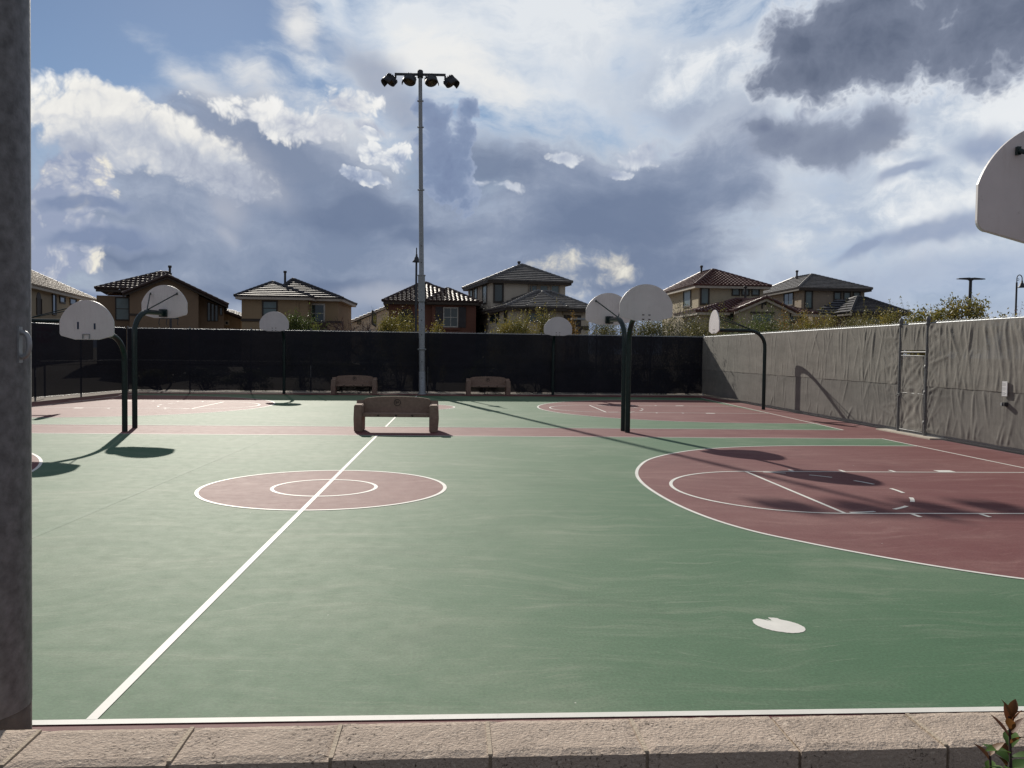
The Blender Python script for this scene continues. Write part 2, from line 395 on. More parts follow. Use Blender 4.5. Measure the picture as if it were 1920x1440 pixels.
# ------------------------------------------------------------------ low block wall in the foreground
wall = thing('block_wall', 'low tan block wall with rough stone cap in the foreground', 'wall', (0,2.07,0), 0.0095)
CAPZ = 1.08
joints = [-1.92, -1.515, -1.11, -.712, -.316, .085, .488, .89, 1.292, 1.695, 2.1, 2.5, 2.9]
cap = MB(); body = MB(); mort = MB(); rr = random.Random(2)
for a, b in zip(joints[:-1], joints[1:]):
    g = .0045
    nu, nv = 14, 7; z1 = CAPZ + rr.uniform(-.002,.002); vs = []
    for j in range(nv+1):
        for i in range(nu+1):
            x = a+g+(b-a-2*g)*i/nu; y = .205*j/nv
            e = .006*max(0, 1-min(i, nu-i, j, nv-j)*1.2)
            ex = .004*mnoise.noise(Vector((x*40, y*40, 1))) if j in (0, nv) else 0
            vs.append((x, y+ex, z1 - e + .0022*mnoise.noise(Vector((x*55, y*55, 0)))))
    top = [(j*(nu+1)+i, j*(nu+1)+i+1, (j+1)*(nu+1)+i+1, (j+1)*(nu+1)+i) for j in range(nv) for i in range(nu)]
    cap.add(vs, top)
    x0, x1 = a+g, b-g
    ring = [j for j in range(nu+1)]
    n0 = len(vs); low = [(v[0], v[1], CAPZ-.2) for v in vs[:nu+1]]; lowb = [(v[0], v[1], CAPZ-.2) for v in vs[-(nu+1):]]
    fr = vs[:nu+1]+low; cap.add(fr, [(i, nu+1+i, nu+2+i, i+1) for i in range(nu)])
    bk = vs[-(nu+1):]+lowb; cap.add(bk, [(i, i+1, nu+2+i, nu+1+i) for i in range(nu)])
    for xx, ii in ((x0, 0), (x1, nu)):
        e = [vs[j*(nu+1)+ii] for j in range(nv+1)]; cap.add(e+[(v[0], v[1], CAPZ-.2) for v in e], [(j, j+1, nv+2+j, nv+1+j) for j in range(nv)])
    thin = abs(b-.89) < .01
    mort.box(b-g-.001, b+g+.001, .010, .2, CAPZ-.2, CAPZ-(.012 if thin else .0015))
cap.build('cap', M['cap'], wall)
mort.build('mortar_joint', M['mortar'], wall)
off = .2
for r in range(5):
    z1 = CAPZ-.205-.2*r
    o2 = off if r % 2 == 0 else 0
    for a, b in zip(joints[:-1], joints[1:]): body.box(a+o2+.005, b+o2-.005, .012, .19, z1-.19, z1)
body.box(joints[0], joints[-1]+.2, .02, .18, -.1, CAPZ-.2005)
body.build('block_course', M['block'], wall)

# ------------------------------------------------------------------ foreground galvanised pole
PX, PYY = -1.434, 2.52
fp = thing('light_pole', 'thick mottled galvanised pole standing behind the low wall at the left edge', 'pole', (PX,PYY,0)); fp.rotation_euler = (0, math.radians(.35), 0)
b = MB(); b.tube([(0,0,1.03),(0,0,3),(.0,0,6.5),(.0,0,9.5)], [.150,.150,.149,.148], 40); b.build('shaft', M['galv_pole'], fp)
b = MB(); b.lathe([(.149,0),(.149,.9),(.149,1.02),(.146,1.03),(.14,1.035)], None, 40); b.build('base_sleeve', M['pole_base'], fp)
b = MB()
hz = 2.105; pts = []
for i in range(15):
    a = -PI/2 + PI*i/14; pts.append((.145+.026*max(0,math.cos(a))**.6, -.02, hz+.036*math.sin(a)))
b.tube([(.12,-.02,hz-.040)]+pts+[(.12,-.02,hz+.040)], .0075, 10); b.build('step_lug', M['galv'], fp)
b = MB(); b.box(.12,.149,-.036,-.004,hz-.055,hz+.055); b.build('lug_plate', M['galv'], fp, bevel=.003)

# ------------------------------------------------------------------ floodlight pole
fl = thing('floodlight_pole', 'tall grey floodlight pole with four lamps standing before the far fence', 'floodlight', (-1.87,40.85,0))
fl.rotation_euler = (0, math.radians(-.85), 0)
b = MB(); b.tube([(0,0,0),(0,0,4.4),(0,0,4.45),(0,0,10),(0,0,15.55)], [.15,.145,.125,.105,.09], 18); b.build('shaft', M['galv'], fl)
b = MB(); b.lathe([(.22,0),(.22,.06),(.165,.07),(.16,1.1),(.145,1.12)], None, 18); b.build('base', M['galv'], fl)
b = MB(); b.box(-.16,.17,-.19,-.05,4.5,5.75); b.box(-.19,.20,-.21,.1,5.75,5.8); b.build('control_box', M['galv'], fl, bevel=.015)
for z in (2.2, 9.9, 12.9, 14.15):
    rb = .155 if z < 4 else .13-(z-4)*.003
    b = MB(); b.lathe([(rb-.03,z-.05),(rb,z-.05),(rb,z+.05),(rb-.03,z+.05)], None, 18)
    b.box(-rb-.05,-rb+.02,-.03,.03,z-.03,z+.03); b.box(rb-.02,rb+.05,-.03,.03,z-.03,z+.03); b.build('clamp_band', M['galv'], fl)
for z in (.8,1.6,2.9,3.6,4.1,6.4,7.2): b = MB(); b.lathe([(.0,-.01),(.025,-.01),(.025,.02),(0,.02)], Matrix.Translation((0,-.14 if z < 4.4 else -.118,z)) @ Matrix.Rotation(PI/2,4,'X'), 8); b.build('bolt', M['bolt'], fl)
b = MB(); b.box(-1.22,1.22,-.05,.05,15.36,15.46); b.lathe([(0,15.25),(.14,15.25),(.14,15.58),(.1,15.62),(0,15.62)], None, 14); b.build('cross_arm', M['dark_metal'], fl)
heads = [(-1.42,15.08,-66,50),(-.50,15.12,-16,56),(.52,15.10,16,56),(1.44,15.06,66,50)]
for hx, hz_, az, dn in heads:
    R = Matrix.Translation((hx,-.08,hz_)) @ Matrix.Rotation(math.radians(az),4,'Z') @ Matrix.Rotation(math.radians(90+dn),4,'X') @ Matrix.Scale(.9,4)   # local +z is the beam
    b = MB(); b.lathe([(0,-.30),(.10,-.29),(.20,-.22),(.30,-.08),(.335,.06),(.345,.06),(.345,.085),(.32,.085),(.30,.05)], R, 24)
    for k in range(16):
        a = 2*PI*k/16; b.box(-.008,.008,.20,.34,-.2,.05, R @ Matrix.Rotation(a,4,'Z'))
    h = b.build('floodlight_head', M['dark_metal'], fl)
    b = MB(); prof = [(.35,.08),(.37,.34)]; b.lathe(prof, R, 20, True, -PI*.02, PI*1.02); b.build('visor', M['dark_metal'], h, solid=.012)
    b = MB(); b.lathe([(.30,.05),(.2,-.02),(.08,-.06),(0,-.07)], R, 24, False); b.build('reflector', M['lens'], h)
    ax = hx*.83
    b = MB(); b.tube([(ax,0,15.36),(ax,0,15.24),(hx*.97,-.03,hz_+.10),(hx,-.06,hz_+.02)], .05, 8); b.build('bracket', M['dark_metal'], h)

# ------------------------------------------------------------------ basketball hoops
def board_outline(w=.685, inset=0):
    o = []
    R_, cz, zj = .724, .188, .422
    base = [(-.30,0),(.30,0),(.60,.075)]
    rc = [( .60+.085*math.sin(t), .16-.085*math.cos(t)) for t in [PI/10+ (PI/2-PI/10)*i/5 for i in range(6)]]
    a0 = math.atan2(zj-cz, .685); arc = [(R_*math.cos(a0+(PI-2*a0)*i/36), cz+R_*math.sin(a0+(PI-2*a0)*i/36)) for i in range(37)]
    o = base + rc + arc + [(-x, z) for x, z in reversed(rc)] + [(-.60,.075)]
    return o
def make_hoop(label, z_board, reach, marks=None, rods=True, shaft_r=.068, rodz=.67):
    """local frame: pole base at the origin, the board hangs towards -y and faces -y"""
    root = thing('basketball_hoop', label, 'basketball hoop')
    z_arm = z_board + .13
    rb = .62; pts = [(0,0,0),(0,0,z_arm-rb-.1)]
    for i in range(1, 13):
        a = PI/2*i/12; pts.append((0, -rb*(1-math.cos(a)), z_arm-rb+rb*math.sin(a)))
    pts.append((0, -(reach-.10), z_arm+.0))
    b = MB(); b.tube(pts, shaft_r, 16); b.build('gooseneck_pole', M['post_green'], root)
    T = Matrix.Translation((0,-reach,z_board))
    b = MB(); b.prism(board_outline(), T, -.018, .018)
    bd = b.build('backboard', M['board'], root, bevel=.006)
    b = MB(); b.box(-.11,.11,-(reach-.026),-(reach-.11),z_board+.03,z_board+.24); b.build('mount_plate', M['post_green'], root, bevel=.008)
    if rods:
        for sx in (-1, 1):
            b = MB(); b.tube([(0,-rb*.9,z_arm+.05),(sx*.40,-(reach-.05),z_board+rodz)], .017, 8)
            b.box(sx*.40-.014,sx*.40+.014,-(reach-.022),-(reach-.05),z_board+rodz-.03,z_board+rodz+.03)
            b.build('brace_rod', M['post_green'], root)
    b = MB(); y0 = -(reach+.0195)
    if marks == 'slots':
        for x, hgt in ((-.21,.17),(.21,.14)): b = MB(); b.box(x-.022,x+.022,y0-.004,y0,.24+z_board,.24+z_board+hgt); b.build('dark_slot', M['board_mark'], bd)
        b = MB()
        b.box(-.09,.09,y0-.03,y0,z_board+.12,z_board+.135); b.box(-.09,-.075,y0-.03,y0,z_board+.02,z_board+.119); b.box(.075,.09,y0-.03,y0,z_board+.02,z_board+.119)
        b.build('rim_mount', M['galv'], bd)
    else:
        for x in (-.08, .08):
            for z in (.035, .145):
                b = MB(); b.box(x-.028, x+.028, y0-.006, y0, z_board+z-.01, z_board+z+.012); b.build('rim_bracket', M['bolt'], bd)
    return root
G = 'basketball hoops around the courts'
hz0 = 2.93
h1 = make_hoop('white fan backboard on a dark gooseneck pole at mid right, facing the camera', hz0, 1.38, None)
h1.location = (4.46,21.97,0); h1.rotation_euler.z = .1; h1['group'] = G
h2 = dup(h1, (4.43,22.42,0), PI+.15, 'white backboard seen from behind, paired with the front facing hoop at mid right', G)
h3 = dup(h1, (-8.52,22.36,0), PI-.22, 'white backboard seen from behind before the brown gabled house, on a dark pole', G)
h4 = dup(h1, (-8.40,40.25,0), -.12, 'small white fan backboard by the far fence in front of the tan house', G)
h5 = dup(h1, (4.60,41.42,0), .04, 'small white fan backboard by the far fence before the pale two storey house', G)
h6 = make_hoop('white backboard seen edge on near the far corner, pole at the sunlit grey fence', 2.93, 2.0)
h6.location = (11.77,31.72,0); h6.rotation_euler.z = -PI/2-.02; h6['group'] = G
h7 = make_hoop('edge on white board mostly hidden behind the low backboard at left', 2.93, 2.62); h7.location = (-16.72,32.0,0); h7.rotation_euler.z = PI/2+.02; h7['group'] = G
h8 = make_hoop('low white fan backboard with two dark slots, lower than the other hoops, at left', 2.27, 1.45, 'slots', True)
h8.location = (-8.38,21.35,0); h8.rotation_euler.z = -.20; h8['group'] = G
h9 = dup(h1, (4.505,4.62,.03), PI+.02, 'large near white backboard cut off by the right picture edge', G)

# ------------------------------------------------------------------ benches
def make_bench(label):
    root = thing('park_bench', label, 'bench')
    for sx in (-1, 1):
        # end slab seen from the side: (y, z) outline
        prof = [(.0,0),(.68,0),(.70,.30),(.69,.78),(.54,.80),(.52,.72),(.16,.70),(-.01,.70),(-.03,.35)]
        b = MB(); T = Matrix.Translation((sx*.945,0,0)) @ Matrix.Rotation(PI/2,4,'Z')
        n = len(prof); x0, x1 = sx*.86, sx*1.07
        vs = []
        for x, k in ((x0, 0), (x1, 1)):
            for y, z in prof: vs.append((x + (k*sx*.025*math.sin(PI*min(1, z/.7))), y, z))
        b.add(vs, [tuple(range(n)), tuple(range(2*n-1, n-1, -1))] + [(i, n+i, n+(i+1)%n, (i+1)%n) for i in range(n)])
        b.build('end_support', M['concrete'], root, bevel=.018)
    b = MB(); b.box(-.86,.86,.06,.60,.385,.475); b.build('seat', M['concrete'], root, bevel=.012)
    o = [(-.87,.40),(.87,.40),(.87,.80)] + [(.87*math.cos(PI*i/18)*1.0, .815+.085*math.sin(PI*i/18)) for i in range(1, 18)] + [(-.87,.80)]
    b = MB(); b.prism(o, Matrix.Translation((0,.50,0)) @ Matrix.Rotation(math.radians(0),4,'X'), 0, .10); b.build('backrest', M['concrete'], root, bevel=.012)
    b = MB(); mt = Matrix.Translation((0.0,.499,.74)) @ Matrix.Rotation(PI/2,4,'X')
    b.lathe([(.075,0),(.075,.008),(.092,.008),(.092,0)], mt, 24)
    b.box(-.045,-.02,.492,.499,.70,.78); b.box(-.019,.04,.492,.499,.725,.745); b.box(.01,.03,.492,.499,.746,.785)
    b.build('round_emblem', M['dark_stone'], root)
    for x in (-.46, 0, .42): b = MB(); b.lathe([(0,0),(.028,0),(.028,.01),(0,.012)], Matrix.Translation((x,.061,.428)) @ Matrix.Rotation(PI/2,4,'X'), 10); b.build('plug', M['dark_stone'], root)
    return root
GB = 'precast concrete benches'
be = make_bench('brown precast concrete bench in the middle of the court, on the red band'); be.location = (-1.665,21.62,0); be['group'] = GB
dup(be, (-5.1,fence_y(-5.1)-.86,0), .05, 'brown concrete bench against the dark far fence, left of the floodlight pole', GB)
dup(be, (1.36,fence_y(1.36)-.86,0), .04, 'brown concrete bench against the dark far fence, right of the floodlight pole', GB)

# ------------------------------------------------------------------ fences
FH = 3.03
def knuckles(mb, length, z, step=.075, amp=.045, y=0):
    """twisted ends and top diamonds of the chain link, as zigzag wire"""
    n = int(length/step); pts = [(i*step, y, z + (amp if i % 2 else -amp*.2)) for i in range(n+1)]
    vs = []; fs = []
    for i, p in enumerate(pts):
        k = len(vs); vs += [(p[0], p[1]-.003, p[2]-.004), (p[0], p[1]+.003, p[2]-.004), (p[0], p[1], p[2]+.004)]
        if i: fs += [(k-3, k-2, k+1, k), (k-2, k-1, k+2, k+1), (k-1, k-3, k, k+2)]
    mb.add(vs, fs)
def weave(mb, length, z0, z1, y=0, step=.06):
    """diamond chain link between two heights"""
    h = z1-z0; r = .0022
    n = int(length/step)
    for i in range(n):
        for d in (1, -1):
            x0 = i*step; x1 = x0 + d*h
            a, c = (x0, z0), (x1, z1)
            mb.add([(a[0]-r, y-r, a[1]),(a[0]+r, y-r, a[1]),(c[0]+r, y-r, c[1]),(c[0]-r, y-r, c[1])], [(0,1,2,3)])
def fence_run(name, label, p0, p1, mats, post_xs, cloth_y, wrinkle, z_low=.06, group=None, gap=None, caps=True):
    """local x runs along the fence from p0 to p1, local -y is the court side"""
    metal = M['galv'] if wrinkle else M['galv_dark']
    p0 = Vector(p0); p1 = Vector(p1); d = p1-p0; L = d.length
    root = thing(name, label, 'fence', (p0.x,p0.y,0), math.atan2(d.y, d.x), group)
    for x in post_xs:
        b = MB(); b.tube([(x,0,-.05),(x,0,FH+.03)], .036, 12); b.lathe([(.042,FH+.02),(.042,FH+.05),(.02,FH+.09),(0,FH+.095)], Matrix.Translation((x,0,0)), 12)
        b.build('post', metal, root)
    for z in ((FH-.02), ):
        b = MB(); b.tube([(0,0,z),(L,0,z)], .022, 10); b.build('top_rail', M['galv'], root)
    b = MB(); b.tube([(0,.03,1.5),(L,.03,1.5)], .02, 8); b.build('middle_rail', metal, root)
    b = MB(); b.tube([(0,0,.09),(L,0,.09)], .006, 6)
    knuckles(b, L, FH+.005, y=-.02); weave(b, L, .03, .15, y=-.03); b.build('chain_link', M['galv'], root, fix=False)
    segs = [(0, L)] if not gap else [(0, gap[0]), (gap[1], L)]
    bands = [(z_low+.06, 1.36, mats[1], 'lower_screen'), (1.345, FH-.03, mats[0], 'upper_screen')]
    for k, (z0, z1, mat, nm) in enumerate(bands):
        b = MB()
        for a, c in segs:
            nxs = max(2, int((c-a)/(.03 if wrinkle else .4))); nzs = (42 if k == 0 else 55) if wrinkle else 6; vs = []
            for j in range(nzs+1):
                for i in range(nxs+1):
                    x = a+(c-a)*i/nxs; z = z0+(z1-z0)*j/nzs
                    vs.append((x, cloth_y + (.010 if k == 0 else 0) + (wrinkle(x, z, k) if wrinkle else .012*mnoise.noise(Vector((x*.8, z*.5, 0)))), z
                               + (.012*mnoise.noise(Vector((x*1.7, 0, k*7.))) if j in (0, nzs) else 0)))
            b.add(vs, [(j*(nxs+1)+i, j*(nxs+1)+i+1, (j+1)*(nxs+1)+i+1, (j+1)*(nxs+1)+i) for j in range(nzs) for i in range(nxs)], True)
        b.build(nm, mat, root, fix=False)
    return root
black = (M['screen_black'], M['screen_black'])
Lf = math.hypot(28.133, 1.734)
far_posts = [0] + [Lf*k/10 for k in range(1, 10)] + [Lf]
fence_run('chain_link_fence', 'long chain link fence with black windscreen behind the far court', (-15.694,40.381), (12.439,42.115), black, far_posts, -.05, None)
p_top = (-15.74,40.2); p_bot = (left_x(16), 16)
fence_run('chain_link_fence', 'dark screened chain link fence running along the left side of the court', p_bot, p_top, black, [3*k for k in range(0, 8)], -.05, None)
FOLD = {}
FS = .03
def make_folds():
    """raised creases in the cloth, pulled from tie points at the rails and the gate posts; x measured from the far corner"""
    rng = random.Random(21); L = 33.1
    def fold(x, z, dx, dz, length, width, height, k):
        n = math.hypot(dx, dz); dx /= n; dz /= n; nx_, nz_ = -dz, dx
        bend = rng.uniform(-.12, .12)
        m = int(length/(FS*.7))
        for i in range(m+1):
            t_ = i/m; px_, pz_ = x+dx*length*t_+nx_*bend*t_*t_, z+dz*length*t_+nz_*bend*t_*t_
            if not -.05 < pz_ < 3.1: break
            hgt = height*min(1, t_*6+.15)*(1-t_)**.7; w = width*(.55+.9*t_)
            r = int(2.2*w/FS)+1
            for ii in range(-r, r+1):
                X = int(round(px_/FS))+ii; dd = (X*FS-px_)*abs(nx_ if abs(nx_) > .3 else .3)
                Z = int(round(pz_/FS)); g = hgt*math.exp(-(dd/w)**2); key = (k, X, Z)
                if g > FOLD.get(key, 0): FOLD[key] = g
    dens = lambda Y: .22 if Y > 36 else .4 if Y > 30 else .75 if Y > 25 else 1.6
    x = .15
    while x < L:
        Y = 42.06-x; d = dens(Y)
        x += rng.uniform(.10,.42)/d
        fold(x, 3.0, rng.gauss(0,.35), -1, rng.uniform(.4,1.9), rng.uniform(.022,.05), rng.uniform(.012,.036)*min(1.25,.6+.4*d), 1)
        if rng.random() < .8: fold(x+rng.uniform(-.2,.2), rng.uniform(1.9,2.5), rng.gauss(0,.2), -1, rng.uniform(.5,1.0), rng.uniform(.02,.04), rng.uniform(.01,.028)*min(1.2,.6+.4*d), 1)
        if rng.random() < .85: fold(x+rng.uniform(-.2,.2), 1.36, rng.gauss(0,.22), 1, rng.uniform(.3,1.1), rng.uniform(.022,.045), rng.uniform(.012,.03)*min(1.2,.6+.4*d), 1)
        if rng.random() < .8: fold(x+rng.uniform(-.2,.2), 1.34, rng.gauss(0,.3), -1, rng.uniform(.3,1.1), rng.uniform(.02,.045), rng.uniform(.010,.03)*min(1.2,.55+.4*d), 0)
        if rng.random() < .6*d: fold(x+rng.uniform(-.2,.2), .1, rng.gauss(0,.5), 1, rng.uniform(.3,.9), rng.uniform(.022,.05), rng.uniform(.012,.034), 0)
    for gx, sg in ((gp[0]-.06,-1),(gp[1]+.06,1)):                    # fans pulled towards the gate posts
        for zt, k in ((.3,0),(.75,0),(1.2,0),(1.45,1),(1.9,1),(2.25,1),(2.7,1),(2.95,1)):
            for _ in range(6): fold(gx, zt+rng.uniform(-.12,.12), sg*rng.uniform(.3,1), rng.gauss(-.1 if zt > 1.3 else .25,.9), rng.uniform(.4,1.3), rng.uniform(.02,.04), rng.uniform(.018,.042), k)
    for hx_ in (3.9*6, 5.9*4.1, 28.6, 30.1):
        for _ in range(7): fold(hx_+rng.uniform(-.3,.3), 2.95, rng.gauss(.35,.15), -1, rng.uniform(1.0,1.7), .045, rng.uniform(.025,.045), 1)
def wr(x, z, k):
    i, j = int(round(x/FS)), int(round(z/FS)); v = 0
    for a, w in ((0,.5),(-1,.25),(1,.25)): v += w*(.6*FOLD.get((k,i,j+a),0)+.2*FOLD.get((k,i-1,j+a),0)+.2*FOLD.get((k,i+1,j+a),0))
    edge = min(1, (z-.05)/.15) if k == 0 else min(1, (FH-z)/.10)
    broad = .022*mnoise.noise(Vector((x*.9, z*.7, 40+k))) + .010*mnoise.noise(Vector((x*2.6+z*.4, z*.8, 4+k))) + .005*mnoise.noise(Vector((x*7+z, z*1.6, 14+k)))
    return -.02 - v*.85*max(.3, edge) - broad*.35
gp = (42.06-22.66, 42.06-21.30)
make_folds()
Y0R = 9.0
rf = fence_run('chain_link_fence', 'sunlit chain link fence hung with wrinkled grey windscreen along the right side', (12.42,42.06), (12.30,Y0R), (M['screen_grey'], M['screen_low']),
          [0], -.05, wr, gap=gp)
# cloth above the gate
b = MB(); vs = []; nxs, nzs = 40, 18
for j in range(nzs+1):
    for i in range(nxs+1):
        x = gp[0]+.03+(gp[1]-gp[0]-.06)*i/nxs; z = 2.30+(FH-.03-2.30)*j/nzs; vs.append((x, -.05+wr(x, z, 1)*1.2, z))
b.add(vs, [(j*(nxs+1)+i, j*(nxs+1)+i+1, (j+1)*(nxs+1)+i+1, (j+1)*(nxs+1)+i) for j in range(nzs) for i in range(nxs)], True)
b.build('header_screen', M['screen_grey'], rf, fix=False)
for x in (gp[0], gp[1]):                                   # tall posts either side of the gate
    b = MB(); b.tube([(x,-.06,-.05),(x,-.06,FH+.06)], .045, 14); b.lathe([(.06,FH+.04),(.062,FH+.08),(.045,FH+.14),(.015,FH+.17),(0,FH+.172)], Matrix.Translation((x,-.06,0)), 14)
    b.lathe([(.05,FH-.07),(.058,FH-.06),(.058,FH-.01),(.05,FH)], Matrix.Translation((x,-.06,0)), 14)
    b.build('post', M['galv_dark'], rf)
b = MB(); b.tube([(gp[0],-.06,2.245),(gp[1],-.06,2.245)], .028, 10); b.build('gate_header_rail', M['galv_dark'], rf)

gt = thing('gate', 'narrow galvanised gate with wrinkled grey cloth in the sunlit right fence', 'gate', (12.345,22.66,0), -PI/2+.0036)
gw = gp[1]-gp[0]
b = MB(); b.tube([(.09,-.06,.10),(.09,-.06,2.15),(gw-.1,-.06,2.15),(gw-.1,-.06,.10),(.09,-.06,.10)], .024, 10); b.tube([(.09,-.06,1.12),(gw-.1,-.06,1.12)], .018, 8)
b.build('frame', M['galv_dark'], gt)
b = MB(); vs = []
for j in range(41):
    for i in range(31):
        u, v = i/30, j/40; x = .115+(gw-.24)*u; z = .13+2.0*v
        n = 0
        for cxx, czz in ((0,0),(1,0),(0,1),(1,1),(0,.5),(1,.55)):        # folds radiating from the tied corners
            a = math.atan2((v-czz)*2.2, u-cxx); dd = math.hypot((v-czz)*2.2, u-cxx)
            n += math.sin(a*17+cxx*2)*.013*math.exp(-dd*1.7)
        n += .012*mnoise.noise(Vector((x*5, z*1.2, 9)))
        vs.append((x, -.075+n, z))
b.add(vs, [(j*31+i, j*31+i+1, (j+1)*31+i+1, (j+1)*31+i) for j in range(40) for i in range(30)], True); b.build('gate_cloth', M['screen_grey'], gt, fix=False)
for z in (.38, 1.18, 1.86):
    b = MB(); b.lathe([(.0,-.05),(.052,-.05),(.058,0),(.052,.05),(0,.05)], Matrix.Translation((gw-.02,-.06,z)), 10); b.box(gw-.12,gw-.02,-.09,-.03,z-.025,z+.025); b.build('hinge', M['galv_dark'], gt)
b = MB(); b.box(-.01,.11,-.11,-.02,1.02,1.10); b.tube([(.05,-.10,1.06),(.05,-.16,1.06),(.05,-.17,1.0)], .012, 8); b.build('latch', M['galv_dark'], gt, bevel=.004)
b = MB(); b.tube([(.115,-.06,.10),(gw-.12,-.06,.10)], .008, 6); knuckles(b, gw-.25, .06, y=-.06); b.build('chain_link', M['galv_dark'], gt, fix=False)

sg = thing('notice_sign', 'small white notice sign hung on the sunlit grey fence at far right', 'sign', (12.232,18.03,0), -PI/2)
b = MB(); b.box(-.10,.10,-.012,0,1.25,1.59); b.build('plate', M['sign_white'], sg, bevel=.005)
b = MB()
rr = random.Random(3)
for k in range(11):
    z = 1.545-.025*k
    if k in (3, 7): continue
    b.box(-.075,-.075+.15*rr.uniform(.6,1),-.0135,-.0125,z-.006,z+.004)
b.box(-.092,.092,-.0135,-.0125,1.578,1.581); b.box(-.092,.092,-.0135,-.0125,1.258,1.261); b.box(-.092,-.089,-.0135,-.0125,1.2615,1.5775); b.box(.089,.092,-.0135,-.0125,1.2615,1.5775)
b.build('lettering', M['sign_ink'], sg)
lk = thing('latch_box', 'small dark box projecting from the grey cloth below the notice sign', 'box', (12.25,18.0,0), -PI/2)
b = MB(); b.box(-.07,.05,-.07,.04,1.03,1.12); b.build('case', M['dark_metal'], lk, bevel=.012)
b = MB(); b.box(-.075,-.03,-.082,-.065,1.04,1.11); b.build('front_plate', M['galv'], lk, bevel=.004)

# stop sign behind the left fence
ss = thing('stop_sign', 'red octagonal stop sign showing faintly through the dark left fence', 'sign', (at(83,628,35.5).x,35.5,0), .35)
zc = at(83,628,35.5).z
b = MB(); b.box(-.035,.035,.01,.06,0,zc+.3); b.build('post', M['galv'], ss)
b = MB(); o = [(.40*math.cos(PI/8+PI*k/4), .40*math.sin(PI/8+PI*k/4)) for k in range(8)]
b.prism(o, Matrix.Translation((0,0,zc)), -.006, .006); pl_ = b.build('octagon_plate', M['stop_red'], ss)
b = MB(); oi = [(x*.9, z*.9) for x, z in o]; o2 = [(x*.96, z*.96) for x, z in o]
for i in range(8):
    j = (i+1) % 8; b.poly([(o2[i][0],-.0085,zc+o2[i][1]),(o2[j][0],-.0085,zc+o2[j][1]),(oi[j][0],-.0085,zc+oi[j][1]),(oi[i][0],-.0085,zc+oi[i][1])])
b.build('border', M['sign_white'], pl_, fix=False)
cu = bpy.data.curves.new('stop_text', 'FONT'); cu.body = 'STOP'; cu.size = .34; cu.align_x = 'CENTER'; cu.align_y = 'CENTER'; cu.extrude = .001; cu.offset = .008
to = bpy.data.objects.new('stop_text', cu); col.objects.link(to); dg = bpy.context.evaluated_depsgraph_get()
me = bpy.data.meshes.new_from_object(to.evaluated_get(dg)); bpy.data.objects.remove(to)
me.materials.clear(); me.materials.append(M['sign_white'])
tx = bpy.data.objects.new('lettering', me); col.objects.link(tx); tx.parent = pl_; tx.location = (0,-.0095,zc); tx.rotation_euler = (PI/2,0,0)

# ------------------------------------------------------------------ houses
class House:
    """local x along the front, local y away from the camera; pixel rectangles are cut with the front or side plane"""
    def __init__(s, label, corner_px, Y, rot=0, cat='house'):
        p = at(*corner_px, Y); s.o = Vector((p.x, p.y, 0)); s.rot = rot
        s.root = thing('house', label, cat, s.o, rot); s.inv = (Matrix.Translation(s.o) @ Matrix.Rotation(rot,4,'Z')).inverted()
    def on(s, px, py, y=0, x=None):
        """local point where the pixel's ray meets the plane y (or the side plane x)"""
        d = ray(px, py); d = s.inv.to_3x3() @ d; c = s.inv @ Vector((0,0,CAM_H))
        t = (y-c.y)/d.y if x is None else (x-c.x)/d.x
        return c + d*t
    def walls(s, boxes, mat):
        b = MB()
        for bx in boxes: b.box(*bx)
        return b.build('wall', mat, s.root)
    def window(s, px0, py0, px1, py1, y=0, x=None, fmat='frame_dark', pane='glass', mull=(1,0), trim=.09, sill=False, arch=False):
        a = s.on(px0, py0, y, x); c = s.on(px1, py1, y, x)
        z0, z1 = min(a.z, c.z), max(a.z, c.z)
        if x is None:
            u0, u1 = min(a.x, c.x), max(a.x, c.x); T = Matrix.Translation((0,y,0))
        else:
            u0, u1 = min(a.y, c.y), max(a.y, c.y)
            side = 1 if x < .5 else -1          # left side walls face -x, right side walls face +x
            T = Matrix.Translation((x,0,0)) @ Matrix(((0,1,0,0),(1,0,0,0),(0,0,1,0),(0,0,0,1))) if side > 0 else Matrix.Translation((x,0,0)) @ Matrix(((0,-1,0,0),(1,0,0,0),(0,0,1,0),(0,0,0,1)))
        b = MB(); e = trim
        b.box(u0-e,u1+e,-.07,.0,z1,z1+e*1.1,T); b.box(u0-e,u1+e,-.09 if sill else -.07,0,z0-e*1.1,z0,T); b.box(u0-e,u0,-.07,0,z0+.001,z1-.001,T); b.box(u1,u1+e,-.07,0,z0+.001,z1-.001,T)
        nx_, nz_ = mull[1], mull[0]
        for k in range(1, nx_+1): xx = u0+(u1-u0)*k/(nx_+1); b.box(xx-.02,xx+.02,-.045,-.01,z0+.002,z1-.002,T)
        for k in range(1, nz_+1): zz = z0+(z1-z0)*k/(nz_+1); b.box(u0+.001,u1-.001,-.04,-.012,zz-.025,zz+.025,T)
        w = b.build('window', M[fmat], s.root)
        b = MB(); b.box(u0,u1,-.024,-.006,z0,z1,T); b.build('pane', M[pane], w)
        return u0, u1, z0, z1, w
    def vent(s, px0, py0, px1, py1, y, parent):
        a = s.on((px0+px1)/2, py1, y); c = s.on((px0+px1)/2, py0, y)
        b = MB(); b.tube([(a.x,y,a.z-.5),(a.x,y,c.z-.14)], .085, 10); b.lathe([(0,c.z-.16),(.13,c.z-.15),(.13,c.z),(0,c.z+.02)], Matrix.Translation((a.x,y,0)), 10)
        b.build('vent_pipe', M['vent'], parent)

